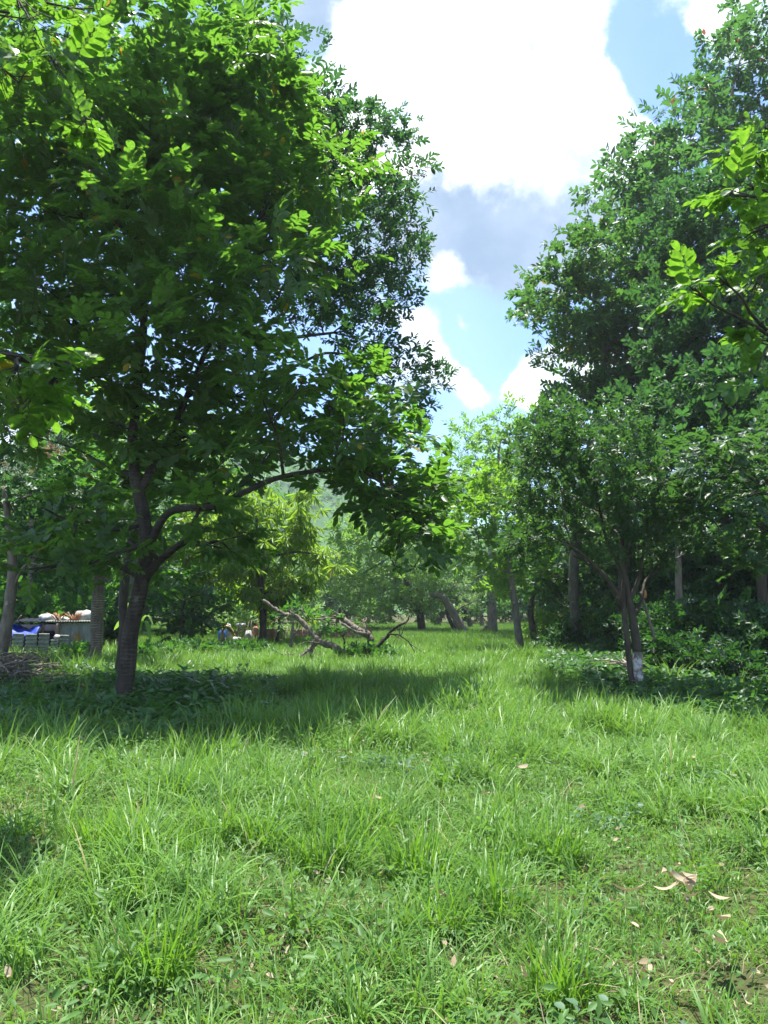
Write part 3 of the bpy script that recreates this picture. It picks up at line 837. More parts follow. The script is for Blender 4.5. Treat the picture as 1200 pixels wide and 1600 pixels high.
tree('grey_leaf_tree', 'tree at the right edge with dull grey green glossy leaves beside the citrus crown', 'tree',
     tr([(1290, 1110), (1285, 1020), (1270, 920), (1240, 820), (1220, 740)], 12.2), [.11, .10, .09, .07, .03], pc(R6, 12.2, 1.0, 18, .4), M['citrus'], M['bark'], 0.12, 0.45, 'pinnate', 2.0, 'hex', 38)
U = [(742, 690, 32), (790, 668, 36), (838, 668, 36), (705, 735, 32), (760, 735, 42), (820, 735, 42), (695, 705, 18), (725, 660, 12), (870, 720, 40), (690, 770, 30), (740, 780, 40), (800, 790, 45), (880, 680, 40), (720, 675, 16)]
tree('feathery_tree', 'far pale feathery tree filling the gap below the sky', 'tree',
     tr([(768, 985), (768, 930), (770, 860), (775, 760), (780, 700)], 47), [.3, .28, .25, .18, .06], pc(U, 47, 2.5, 19, .5), M['lime'], M['bark_pale'], 0.3, 0.4, 'whorl', 1.9, 'rhomb', 39, twigs=4)
V_ = [(545, 850, 32), (592, 838, 36), (640, 850, 36), (560, 895, 40), (620, 900, 42), (675, 890, 36), (535, 935, 26), (600, 940, 28), (655, 935, 30), (565, 822, 22), (690, 850, 30), (700, 910, 26), (575, 950, 18), (520, 880, 18), (530, 905, 20), (555, 815, 28), (600, 805, 32), (650, 812, 34), (690, 815, 28), (530, 835, 24), (640, 935, 26, 51), (662, 950, 22, 51), (615, 958, 22, 51), (680, 930, 22, 51), (585, 965, 18, 51)]
tree('spreading_tree', 'broad pale green spreading tree far behind the fallen branches', 'tree',
     tr([(659, 990), (658, 975), (655, 955), (640, 920), (615, 880)], 52), [.3, .28, .26, .2, .08], pc(V_, 54, 2.5, 20, .5), M['pale'], M['bark_dark'], 0.36, 0.42, 'whorl', 2.6, 'rhomb', 40, twigs=4, bottom=.6)

# orchard at the far end: leaning grey trunks
orch = [('grey orchard tree with the thickest leaning trunk at the far end of the clearing', [(724, 989), (714, 968), (700, 945), (690, 932), (668, 930)], .32, [(690, 925, 18), (660, 930, 16), (712, 915, 22), (735, 920, 18), (745, 938, 14)], 50, 'grey'),
        ('orchard tree with a thin slanted trunk left of the thickest leaning one', [(711, 989), (706, 975), (700, 962), (696, 945)], .18, [(690, 940, 14), (705, 930, 16), (675, 945, 12)], 52, 'grey'),
        ('low orchard tree with a short dark trunk bent to the right', [(752, 992), (757, 983), (766, 975), (776, 970)], .17, [(775, 955, 14), (790, 945, 16), (760, 950, 12), (800, 960, 10)], 48, 'mid'),
        ('small far orchard tree with twin dark trunks left of the leaning trunks', [(684, 981), (684, 972), (683, 962)], .3, [(680, 945, 16), (665, 948, 16), (695, 948, 12), (650, 955, 12)], 64, 'grey'),
        ('slim far orchard tree with a pale upright trunk right of the leaning trunks', [(752, 980), (752, 965), (750, 945)], .2, [(745, 930, 16), (765, 925, 18), (735, 940, 10)], 60, 'grey'),
        ('far orchard tree with a forked dark trunk between the leaning and the pale trunk', [(734, 982), (734, 972), (732, 960)], .25, [(725, 935, 16), (740, 928, 14), (720, 950, 10)], 62, 'pale')]
for i, (lab, tp, r, cl, d, mk) in enumerate(orch):
    tree('orchard_tree', lab, 'tree', tr(tp, d), [r, r * .85, r * .7, r * .4], pc(cl, d, 1.0, 50 + i, .4), M[mk], M['bark_pale' if i in (0, 4) else 'bark_dark'], 0.3, 0.35, 'whorl', 1.1, 'rhomb', 60 + i, 8,
         group='orchard trees at the far end of the clearing', twigs=8, bottom=.9)

# shaded trunks among the trees on the right
for i, (lab, tp, r, cl, d) in enumerate([
        ('dark thick trunk standing directly behind the citrus tree', [(976, 1012), (974, 960), (973, 900), (980, 800)], .2, [(960, 800, 45), (1010, 790, 45), (990, 740, 45)], 27),
        ('slim pale trunk in the shade right of the citrus tree', [(1064, 1000), (1062, 950), (1060, 890), (1058, 820)], .11, [(1050, 790, 40), (1085, 810, 40), (1070, 760, 45)], 21),
        ('dim trunk close to the right edge among dark undergrowth', [(1192, 1020), (1192, 950), (1188, 870), (1180, 790)], .15, [(1170, 780, 40), (1210, 800, 50), (1195, 740, 50)], 20),
        ('short thin pale trunk beside the lime bush', [(868, 985), (868, 965), (867, 940)], .14, [(860, 920, 22), (880, 915, 24), (870, 890, 26)], 42)]):
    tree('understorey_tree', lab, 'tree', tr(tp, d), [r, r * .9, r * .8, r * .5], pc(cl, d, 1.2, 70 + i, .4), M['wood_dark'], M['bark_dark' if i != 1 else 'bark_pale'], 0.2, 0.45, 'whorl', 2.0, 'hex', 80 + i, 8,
         group='shaded trees on the right', twigs=3)

# shrubs of the right-hand undergrowth
def shrub(name, label, px, d, h, w, mat, leaf, width, spray, seed, group=None, lai=2.0, tm='hex'):
    rng = np.random.default_rng(seed)
    b = base(px, d)
    cl = []
    for k in range(9 + int(3 * max(0, w / h - 2))):
        a, q = rng.random() * 6.28, rng.random() ** .6
        rr = min(0.28 * w, .62 * h) * (0.7 + .6 * rng.random())
        cl.append((b[0] + math.cos(a) * q * w * .42, b[1] + math.sin(a) * q * w * .42, b[2] + rr * .7 + (h - 1.3 * rr) * max(0, rng.random() * (1.15 - .5 * q)), rr))
    return tree(name, label, 'shrub', [b, b + (0, 0, h * .25), b + (0.03, .02, h * .5)], [.05, .04, .03], cl, M[mat], M['bark_dark'], leaf, width, spray, lai, tm, seed, 6, group=group, bottom=.9, twigs=3, first=.3)


for i, (lab, px, d, h, w, mat) in enumerate([
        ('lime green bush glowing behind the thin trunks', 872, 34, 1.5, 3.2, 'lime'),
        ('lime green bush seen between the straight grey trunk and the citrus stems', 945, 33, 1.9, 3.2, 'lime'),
        ('dark bush right behind the whitewashed foot', 1035, 20, 1.6, 2.4, 'wood_dark'),
        ('tall dark shrub right of the citrus stems', 1085, 21, 2.0, 2.6, 'wood_dark'),
        ('dark shrub with dull leaves below the slim pale trunk', 1075, 18, .9, 1.8, 'wood_dark'),
        ('big dark shrub under the tall dark crown', 1140, 20, 1.7, 2.8, 'wood_dark'),
        ('dark shrub filling the right edge above the ground cover', 1195, 17.5, 1.5, 2.4, 'wood_dark'),
        ('low dark shrub in front of the tall undergrowth', 1130, 16.8, .65, 1.8, 'wood_dark'),
        ('leafy shrub lit from above between the shaded trunks', 1100, 25, 3.4, 3.4, 'wood_dark'),
        ('tall leafy shrub behind the right edge undergrowth', 1175, 24, 3.8, 3.6, 'wood_dark'),
        ('shrub behind the citrus stems with orange scraps', 1010, 24, 2.3, 2.6, 'wood_dark'),
        ('low dark bush left of the straight grey trunk', 880, 29, 1.0, 1.7, 'wood_dark')]):
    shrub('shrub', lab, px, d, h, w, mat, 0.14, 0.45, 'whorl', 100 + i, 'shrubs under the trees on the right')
for i, (lab, px, d, h, w, mat) in enumerate([
        ('leafy green shrub in front of the tin shed', 126, 22.8, .4, 1.2, 'mid'),
        ('low bright shrub below the leaning trunk', 240, 24, .45, 1.8, 'mid'),
        ('low mound of leafy shrub left of the fallen branches', 385, 27, .28, 2.6, 'mid'),
        ('low mound of leafy shrub beside the dense bush', 310, 26.5, .34, 2.4, 'mid'),
        ('small leafy shrub sprouting at the broken stump', 592, 23.9, .5, .7, 'mid'),
        ('low leafy plant between the two broken limbs', 556, 24.2, .4, .8, 'mid'),
        ('green shrub behind the tin shed roof', 70, 28, 2.8, 3.6, 'mid'),
        ('dark shrub between the shed and the leaning trunk', 178, 28, 2.0, 2.2, 'wood_dark')]):
    shrub('shrub', lab, px, d, h, w, mat, 0.15, 0.5, 'whorl', 130 + i, 'shrubs on the left and in the clearing')


# far-off woods that read as one mass
def woodland(name, label, spec, mat, leaf, seed, barkmat, lai=1.15):
    rng = np.random.default_rng(seed)
    cl, mb = [], MB()
    for px, d, h, w in spec:
        b = base(px, d)
        mb.tube(smooth_path([b, b + (rng.normal() * .3, 0, h * .4), b + (rng.normal() * .5, 0, h * .8)], 3), np.linspace(.2, .06, 7), 6, .04, rng)
        n = 8 + int(h)
        for k in range(n):
            a, q = rng.random() * 6.28, rng.random() ** .5
            zz = h * (0.14 + .82 * rng.random())
            rr = 0.22 * w * (0.7 + .7 * rng.random())
            cl.append((b[0] + math.cos(a) * q * w * .5, b[1] + math.sin(a) * q * w * .5, b[2] + zz, rr))
    L = crown_leaves(cl, leaf, .45, 'whorl', lai, rng, bottom=.8)
    o = link(name, leaves_mesh(name, L, M[mat], 'rhomb', .5))
    tag(o, label, 'woodland', kind='stuff')
    t = link('trunks', mb.mesh('trunks', M[barkmat]), o)
    t['kind'] = 'stuff'
    TRIS[name + str(seed)] = len(L[0])


rg = np.random.default_rng(4)
woodland('woodland', 'dark dense wood that closes the view behind the right hand trees',
         [(870 + 42 * i + rg.normal() * 12, 33 + rg.random() * 10, 5 + rg.random() * 3, 5.5) for i in range(12)]
         + [(1000 + 50 * i, 27 + rg.random() * 4, 4 + rg.random() * 2, 4.5) for i in range(9)]
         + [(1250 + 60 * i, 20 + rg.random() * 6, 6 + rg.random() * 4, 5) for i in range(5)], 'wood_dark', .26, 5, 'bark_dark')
woodland('woodland', 'green wood that closes the view behind the shed and the mango tree',
         [(-260 + 50 * i + rg.normal() * 12, 42 + rg.random() * 12, 6 + rg.random() * 3.5, 7) for i in range(13)]
         + [(-200 + 60 * i, 30 + rg.random() * 4, 5 + rg.random() * 3, 5.5) for i in range(6)], 'mid', .32, 6, 'bark_pale')
woodland('woodland', 'pale far off wood beyond the orchard at the end of the clearing',
         [(440 + 34 * i + rg.normal() * 8, 70 + rg.random() * 12, 5.5 + rg.random() * 2.5, 7.5) for i in range(17)], 'grey', .5, 7, 'bark_pale')

# ------------------------------------------------------------------ fallen branches in the middle
def branch_thing(name, label, cat, segs, mat, d, group=None, fine=0):
    """segs: [(part name, [(px, py, depth)...], r0, r1)]"""
    p0 = segs[0][1][0]
    b = base(p0[0], p0[2] if len(p0) > 2 else d)
    root = thing(name, label, cat, b, group)
    rng = np.random.default_rng(abs(hash(label)) % 1000 if False else len(label))
    for pn, pts, r0, r1 in segs:
        P = smooth_path([W(q[0], q[1], q[2] if len(q) > 2 else d) for q in pts], 6)
        mb = MB()
        n = len(P)
        rr = np.linspace(r0, r1, n) * (1 + .06 * np.sin(np.arange(n) * 1.3 + r0 * 90))
        P = P + rng.standard_normal(P.shape) * r0 * .10
        mb.tube(P - b, rr, 10, .07, rng)
        link(pn, mb.mesh(pn, mat), root)
        if fine and pn in ('bough', 'branch', 'limb', 'stem'):
            for _ in range(fine):
                a = P[rng.integers(1, n)]
                e = a + unit(rng.standard_normal(3) * (1, .8, .8)) * (.18 + .5 * rng.random())
                mb = MB()
                mb.tube(smooth_path([a - b, (a + e) / 2 - b + rng.standard_normal(3) * .05, e - b], 3), np.linspace(.014, .005, 7), 4)
                link('twig', mb.mesh('twig', mat), root)
    return root


DW = M['dead_wood']
branch_thing('fallen_bough', 'bare weathered bough lying left, propped up on its own dead branches', 'fallen branch', [
    ('bough', [(537, 1024, 24), (520, 1010, 24), (497, 1001, 24), (484, 985, 24.1), (468, 968, 24.2), (458, 962, 24.2), (445, 960, 24.3), (430, 951, 24.4), (411, 937, 24.5)], 0.116, 0.043),
    ('branch', [(495, 1002, 24), (486, 1016, 23.8), (482, 1030, 23.7), (481, 1043, 23.6)], 0.064, 0.062),
    ('branch', [(490, 1005, 23.9), (478, 1019, 23.5), (466, 1026, 23.3), (452, 1021, 23.2), (444, 1023, 23.1), (431, 1018, 23.0)], 0.052, 0.015),
    ('branch', [(452, 1021, 23.2), (448, 1026, 23.2), (442, 1029, 23.1)], 0.029, 0.012),
    ('branch', [(490, 1030, 23.4), (476, 1034, 23.3), (465, 1031, 23.2), (458, 1036, 23.2)], 0.041, 0.012),
    ('branch', [(466, 965, 24.2), (457, 959, 24.1), (452, 954, 24.1)], 0.041, 0.031),
    ('branch', [(494, 1003, 24), (484, 1003, 23.6), (476, 1003, 23.4)], 0.029, 0.012),
    ('branch', [(481, 1036, 23.6), (492, 1037, 23.4), (505, 1038, 23.3)], 0.035, 0.012),
    ('twig', [(488, 1014, 23.8), (496, 1026, 23.5), (500, 1034, 23.4)], 0.014, 0.007),
    ('twig', [(505, 1020, 23.8), (513, 1030, 23.6), (521, 1039, 23.5)], 0.013, 0.007),
    ('twig', [(458, 1031, 23.2), (460, 1036, 23.1), (458, 1040, 23.1)], 0.014, 0.007),
    ('twig', [(519, 1009, 24), (518, 1000, 24), (519, 994, 24)], 0.012, 0.007)], DW, 24, fine=4)
branch_thing('broken_limb', 'thick broken limb with a splintered upper end, dropping to the right in mid clearing', 'fallen branch', [
    ('limb', [(579, 1012, 24.0), (579, 1000, 24.0), (574, 992, 24.0), (562, 985, 24.0), (548, 977, 24.1), (537, 968, 24.2), (532, 960, 24.2)], 0.116, 0.093),
    ('limb', [(574, 991, 23.9), (558, 988, 23.8), (545, 981, 23.8), (535, 974, 23.9)], 0.058, 0.037),
    ('splinter', [(535, 964, 24.2), (527, 959, 24.2), (520, 954, 24.2)], 0.058, 0.019),
    ('splinter', [(534, 966, 24.2), (525, 963, 24.1), (519, 962, 24.1)], 0.046, 0.012),
    ('splinter', [(536, 966, 24.2), (536, 958, 24.2), (534, 954, 24.2)], 0.041, 0.012),
    ('branch', [(529, 965, 24.2), (512, 966, 24.1), (495, 968, 24), (480, 966, 23.9), (470, 951, 23.8)], 0.035, 0.012),
    ('branch', [(527, 966, 24.2), (525, 972, 24.2), (527, 978, 24.1)], 0.029, 0.012),
    ('branch', [(571, 988, 24), (573, 978, 24), (570, 970, 24)], 0.029, 0.015),
    ('stub', [(583, 999, 24), (581, 1005, 24), (584, 1008, 24)], 0.046, 0.019)], DW, 24, fine=4)
branch_thing('sprouting_stump', 'dark stump with one long branch bending right and touching the grass', 'stump', [
    ('stem', [(590, 1029, 24), (588, 1018, 24), (592, 1008, 24), (604, 996, 24), (613, 984, 23.9), (626, 976, 23.8), (636, 971, 23.8), (640, 962, 23.8)], 0.081, 0.019),
    ('branch', [(609, 991, 23.9), (622, 992, 23.7), (634, 999, 23.5), (642, 1008, 23.4), (648, 1020, 23.3)], 0.029, 0.012),
    ('branch', [(622, 992, 23.7), (627, 991, 23.6), (629, 989, 23.5)], 0.017, 0.007),
    ('root', [(590, 1027, 24), (600, 1028, 23.7), (614, 1030, 23.5)], 0.058, 0.019)], M['bark'], 24, fine=3)
branch_thing('dead_stake', 'short dark stake standing in the grass just left of the sprouting stump', 'stake', [
    ('stake_post', [(570, 1026, 23.9), (570, 1018, 23.9), (570, 1011, 23.9)], 0.029, 0.028)], M['bark'], 23.9)
# leafy shoots growing between the two broken limbs
sh = [(505, 975, 14), (520, 985, 14), (540, 990, 12), (500, 990, 12), (550, 985, 9), (515, 968, 10), (490, 962, 9)]
tree('leafy_sapling', 'leafy sapling growing up through the broken limbs in mid clearing', 'sapling',
     tr([(538, 1024), (538, 1010), (536, 995), (525, 985)], 24.6), [.03, .03, .025, .015], pc(sh, 24.4, .5, 31), M['mid'], M['bark_dark'], 0.15, 0.45, 'whorl', .8, 'hex', 90, 6, bottom=.9)
for i, (lab, pts, d, cl) in enumerate([
        ('thin forked sapling with a pale stem standing before the stake fence', [(455, 1016), (456, 1000), (457, 985), (458, 970)], 27, [(452, 962, 10), (462, 955, 12), (440, 968, 9)]),
        ('dark slim sapling at the stake fence, left of the forked sapling', [(434, 1004), (435, 990), (436, 975)], 34, [(432, 966, 11), (440, 962, 12)])]):
    tree('sapling', lab, 'sapling', tr(pts, d), [.09, .08, .06, .04], pc(cl, d, .4, 40 + i), M['mid'], M['bark_pale' if i == 0 else 'bark_dark'], 0.2, 0.4, 'whorl', 1.4, 'hex', 91 + i, 6, bottom=.9,
         extra_limbs=[([W(457, 992, d), W(466, 984, d), W(473, 972, d)], .04, .015)] if i == 0 else ())

# ------------------------------------------------------------------ the tin shed and its clutter
def corrugated(name, mat, w, h, n, amp, vertical, parent=None, thick=.004, rng=None, bend=0.0):
    """a corrugated sheet standing in x-z, real thickness; ribs run down (vertical) or across"""
    a = n * 6 + 1
    t = np.linspace(0, 1, a)
    off = amp * np.sin(t * n * 2 * math.pi)
    s = np.linspace(0, 1, 4)
    V = []
    for side in (-thick / 2, thick / 2):
        for i in range(a):
            for k in s:
                if vertical:
                    V.append(((t[i] - .5) * w, off[i] + side + bend * k * k, k * h))
                else:
                    V.append(((k - .5) * w, off[i] + side + bend * t[i] ** 2, t[i] * h))
    V = np.array(V)
    m = 4
    q = []
    for sd_ in range(2):
        o = sd_ * a * m
        for i in range(a - 1):
            for k in range(m - 1):
                f = (o + i * m + k, o + i * m + k + 1, o + (i + 1) * m + k + 1, o + (i + 1) * m + k)
                q.append(f if sd_ == 0 else f[::-1])
    H = a * m
    for i in range(a - 1):
        for k in (0, m - 1):
            q.append((i * m + k, (i + 1) * m + k, H + (i + 1) * m + k, H + i * m + k))
    for k in range(m - 1):
        for i in (0, a - 1):
            q.append((i * m + k, i * m + k + 1, H + i * m + k + 1, H + i * m + k))
    return mesh_np(name, V, [np.array(q)], mat, smooth=False)


SD = 24.0


def shx(px, d=SD):
    return (px - 600) / 1200 * d


sb = base(100, SD + .6)
shed = thing('lean_to_shed', 'low lean-to shed of grey corrugated sheets with rubbish on its roof', 'shed', sb)
def sp(px, py, d):
    return W(px, py, d) - sb
for px0, px1, d0 in ((98, 116, 24.55), (115, 131, 24.57), (130, 150, 24.55)):
    w = shx(px1, d0) - shx(px0, d0)
    o = link('corrugated_wall_sheet', corrugated('corrugated_wall_sheet', M['metal'], w, 1.06, 5, .012, True), shed)
    o.location = ((shx(px0, d0) + shx(px1, d0)) / 2 - sb[0], d0 - sb[1], 0.02)
w = shx(146) - shx(66)
o = link('roof_sheet', corrugated('roof_sheet', M['ribbed'], w, .9, 20, .012, True), shed)
o.rotation_euler = (R(-86), 0, 0)
o.location = ((shx(146) + shx(66)) / 2 - sb[0], 24.3 - sb[1], 1.13)
w = shx(68) - shx(16)
o = link('dark_roof_sheet', corrugated('dark_roof_sheet', M['dark_sheet'], w, .9, 6, .02, True), shed)
o.rotation_euler = (R(-84), 0, 0)
o.location = ((shx(68) + shx(16)) / 2 - sb[0], 24.25 - sb[1], 1.12)
for px, r in ((18, .045), (67, .04), (89, .07), (146, .05)):
    mb = MB()
    top = sp(px + (2 if px == 89 else 0), 974, 24.35)
    bot = np.array((top[0] - (.12 if px == 89 else 0), top[1], -.1))
    mb.tube(smooth_path([bot, (bot + top) / 2 + (.03, 0, 0), top], 3), np.full(7, r), 8, .05)
    link('post', mb.mesh('post', M['timber']), shed)
mb = MB()
mb.box((sp(40, 1000, 25.6)[0], 25.9 - sb[1], .5), (2.6, .03, 1.0))
link('back_board', mb.mesh('back_board', M['dark_sheet'], False), shed)


def lump(name, label, cat, c, s, mat, seed, group=None, n=14, rough=.17, flat=.25, rot=0):
    """a soft filled shape: sack, heap of cloth"""
    rng = np.random.default_rng(seed)
    V = []
    m = 9
    for i in range(m + 1):
        th = math.pi * i / m
        for k in range(n):
            ph = 2 * math.pi * k / n
            r = 1 + rough * (math.sin(3 * ph + seed) * math.sin(2 * th) + .7 * math.sin(5 * ph + 2 * th) + rng.normal() * .45)
            x, y, z = math.sin(th) * math.cos(ph) * r, math.sin(th) * math.sin(ph) * r, math.cos(th) * r
            x, y = math.copysign(abs(x) ** .8, x), math.copysign(abs(y) ** .8, y)
            V.append((x * s[0] / 2, y * s[1] / 2, max(z, -1 + flat) * s[2] / 2))
    V = np.array(V)
    V[:, 2] -= V[:, 2].min()
    q = [(i * n + k, i * n + (k + 1) % n, (i + 1) * n + (k + 1) % n, (i + 1) * n + k) for i in range(m) for k in range(n)]
    o = link(name, mesh_np(name, V, [np.array(q)[:, ::-1]], mat, smooth=True), None, c)
    o.rotation_euler = (0, 0, rot)
    return tag(o, label, cat, group)


# ribbed panels in a row before the shed
for i, (px0, px1, py0, lab) in enumerate([
        (10, 24, 998, 'shortest ribbed grey panel at the left end of the row before the tarpaulin'),
        (25, 43, 994, 'pale ribbed panel with a dark hole at its foot under the blue tarpaulin'),
        (47, 64, 995, 'mossy ribbed panel under the right end of the blue tarpaulin'),
        (66, 82, 993, 'ribbed panel left of the crooked shed post'),
        (86, 98, 1002, 'narrow ribbed panel right of the crooked shed post'),
        (99, 112, 995, 'last ribbed panel, with dark slanted stains, before the corrugated wall')]):
    d = SD - .25 + .05 * (i % 2)
    w = shx(px1, d) - shx(px0, d)
    z = float(W(px0, py0, d)[2])
    x = (shx(px0, d) + shx(px1, d)) / 2
    o = link('ribbed_panel', corrugated('ribbed_panel', M['ribbed'], w, z + .08, 7, .034, False, thick=.012), None, (x, d, float(gz(x, d)) - .05))
    o.rotation_euler = (R(-4 + i % 3), R((-1, 1.5, 0, 1, -1, 2)[i]), R((3, -4, 2, 5, -3, 4)[i]))
    tag(o, lab, 'panel', 'ribbed panels lined up before the shed')


def tarp():
    nx, ny = 26, 12
    rng = np.random.default_rng(8)
    V = []
    x0, x1 = shx(11, 24.1), shx(66, 24.1)
    for j in range(ny):
        for i in range(nx):
            u, v = i / (nx - 1), j / (ny - 1)
            y = 23.95 + .9 * v
            z = .74 + .40 * math.sin(min(1, v * 1.5) * 1.57) * (.75 + .25 * math.sin(u * 7 + 1)) + .05 * math.sin(u * 17 + v * 5) * math.sin(v * 9 + u * 3) + rng.normal() * .006
            z -= .10 * (1 - u) * v
            V.append((x0 + (x1 - x0) * u, y, z))
    q = [(j * nx + i, j * nx + i + 1, (j + 1) * nx + i + 1, (j + 1) * nx + i) for j in range(ny - 1) for i in range(nx - 1)]
    o = link('tarpaulin', mesh_np('tarpaulin', np.array(V), [np.array(q)], M['tarp'], smooth=True))
    md = o.modifiers.new('thickness', 'SOLIDIFY')
    md.thickness = .006
    tag(o, 'crumpled bright blue tarpaulin draped over the row of ribbed panels', 'tarpaulin')


tarp()
c = lambda px, d, z: (shx(px, d), d, z)
lump('heap', 'dark bundled plastic heap under the shed roof right of the tarpaulin', 'heap', c(80, 24.6, 0), (.75, .5, .95), M['dark_sheet'], 2)
lump('sack', 'white sack slumped on the left end of the shed roof', 'sack', c(79, 24.9, 1.17), (.5, .4, .27), M['sack'], 3, 'white sacks on the shed roof')
lump('sack', 'large white sack on the right end of the shed roof beside the ringed trunk', 'sack', c(137, 24.9, 1.18), (.62, .45, .38), M['sack'], 4, 'white sacks on the shed roof', rot=.4)
lump('sack', 'small flat white sack in the middle of the shed roof', 'sack', c(103, 24.7, 1.15), (.4, .35, .2), M['sack'], 5, 'white sacks on the shed roof')
lump('cloth', 'faded pink cloth crumpled between the sacks on the shed roof', 'cloth', c(118, 24.75, 1.15), (.32, .3, .17), M['cloth_pink'], 6)
lump('cloth', 'pale rag lying by the brush pile at the left edge', 'cloth', (*base(8, 17.8)[:2], .02), (.3, .25, .12), M['sack'], 7)
lump('bag', 'small pale plastic bag in front of the row of ribbed panels', 'bag', c(96, 23.85, .66), (.2, .16, .14), M['sack'], 8)
lump('cloth', 'dull red cloth at the left end of the blue tarpaulin', 'cloth', c(17, 23.85, .66), (.24, .16, .14), M['cloth_pink'], 18)
for i, (lab, a, b, r) in enumerate([('dark timber sticking up from the shed roof at a slant', (84, 959), (96, 972), .035), ('grey timber leaning over the pink cloth on the shed roof', (106, 957), (113, 974), .04),
                                    ('crooked branch poking out above the blue tarpaulin', (20, 981), (33, 962), .03), ('thin timber lying along the shed roof edge', (76, 972), (100, 974), .025)]):
    P = np.array([W(*a, 24.55), (W(*a, 24.5) + W(*b, 24.5)) / 2 + (0, 0, .02), W(*b, 24.4)])
    mb = MB()
    mb.tube(smooth_path(P - P[2], 3), np.linspace(r, r * .7, 7), 7, .06)
    tag(link('timber', mb.mesh('timber', M['timber']), None, P[2]), lab, 'timber', 'timbers on the shed roof')
# dried fronds: orange sprigs on the roof and a yellow palm frond against the wall
for i, (lab, px, py, n, mk, h) in enumerate([('bunch of orange dried leaves standing on the shed roof, left', 91, 962, 14, 'orange', .34), ('bunch of orange dried leaves standing on the shed roof, right of the timber', 119, 958, 16, 'orange', .36),
                                             ('dry yellowish palm frond leaning against the corrugated shed wall', 120, 1016, 22, 'bamboo', .62)]):
    b = W(px, 974 if i < 2 else py, 24.5 if i < 2 else 24.35)
    rng = np.random.default_rng(i)
    mb = MB()
    for k in range(n):
        a = rng.normal() * (.55 if i < 2 else .16)
        e = np.array((math.sin(a) * h, rng.normal() * .06, h * (.7 + .4 * rng.random())))
        mb.tube(np.array([(rng.normal() * .02, 0, 0), e * .5 + (0, 0, .04), e]), [.012, .022 if i < 2 else .014, .004], 4)
    o = link('dried_frond', mb.mesh('dried_frond', M[mk]), None, b)
    tag(o, lab, 'dried frond')


def sticks(name, label, px0, px1, d0, d1, n, h, seed, mat, lmin=.4, lmax=1.2, kind='stuff', cat=None):
    rng = np.random.default_rng(seed)
    mb = MB()
    for k in range(n):
        d = d0 + (d1 - d0) * rng.random()
        px = px0 + (px1 - px0) * rng.random()
        b = base(px, d)
        q = 1 - abs((px - px0) / (px1 - px0) * 2 - 1) ** 2
        b[2] += h * q * rng.random()
        a, l = rng.random() * 6.28, lmin + (lmax - lmin) * rng.random()
        e = b + np.array((math.cos(a) * l, math.sin(a) * l, rng.normal() * .12 * l))
        e[2] = max(e[2], .03)
        mb.tube(smooth_path([b, (b + e) / 2 + rng.standard_normal(3) * .08 * l, e], 3), np.linspace(.022, .008, 7) * (.5 + rng.random()), 5)
    o = link(name, mb.mesh(name, mat))
    tag(o, label, cat, kind=kind)


sticks('brush_pile', 'heap of brown brushwood and cut twigs at the left edge before the shed', -60, 82, 15.8, 20.5, 620, .5, 3, M['dead_wood'], cat='brush pile')
sticks('twig_litter', 'pinkish dry twigs lying behind the citrus tree', 955, 985, 15.5, 18, 28, .5, 4, M['stake'], .3, .9, cat='twigs')
branch_thing('log', 'short rotting log lying in the shade under the big tree on the left', 'log', [('log_body', [(80, 1165, 9.2), (100, 1160, 9.2), (122, 1158, 9.2), (140, 1161, 9.25)], .07, .055)], M['dead_wood'], 9.2)
branch_thing('cut_branch', 'slim bare branch leaning beside the citrus stems', 'branch', [('stick', [(1023, 1000, 17), (1012, 960, 17), (1001, 925, 17)], .03, .02)], M['bark_pale'], 17)
lump('orange_rag', 'scrap of orange plastic caught among the citrus stems', 'rag', tuple(W(1006, 935, 19)), (.13, .07, .22), M['orange'], 9, rough=.25)

# broad pale banana leaves behind the leaning trunk
def strip_leaf(pts, w, up=(0, 0, 1), n=9):
    P = smooth_path(pts, n // max(1, len(pts) - 1) + 2)
    t = np.linspace(0, 1, len(P))
    ww = w * np.sin(np.clip(t * .95 + .05, 0, 1) * math.pi) ** .6
    T = unit(np.gradient(P, axis=0))
    Y = unit(np.cross(np.broadcast_to(up, T.shape), T))
    Z = np.cross(T, Y)
    V = np.concatenate([P + Y * ww[:, None] + Z * .25 * ww[:, None], P, P - Y * ww[:, None] + Z * .25 * ww[:, None]])
    m = len(P)
    q = [(i, i + 1, m + i + 1, m + i) for i in range(m - 1)] + [(m + i, m + i + 1, 2 * m + i + 1, 2 * m + i) for i in range(m - 1)]
    return V, np.array(q)


bb = base(214, 25)
ban = thing('banana_plant', 'young banana plant with broad arching pale leaves behind the leaning trunk', 'plant', bb)
for k, (e, w) in enumerate([((236, 1005), .12), ((240, 978), .14), ((196, 960), .12), ((206, 950), .13), ((178, 985), .13)]):
    m1 = W((214 + e[0]) / 2, min(985, e[1]) - 14, 25)
    V, q = strip_leaf([bb + (0, 0, .25), m1, W(e[0], e[1], 24.9 + .1 * k)], w)
    link('leaf', mesh_np('leaf', V - bb, [q], M['pale'], np.full(len(V), .3 + .12 * k), True), ban)
mb = MB()
mb.tube(np.array([(0, 0, -.1), (0, 0, .3), (.02, 0, .55)]), [.08, .07, .04], 8)
link('stem', mb.mesh('stem', M['pale'], var=np.full(mb.n, .2)), ban)

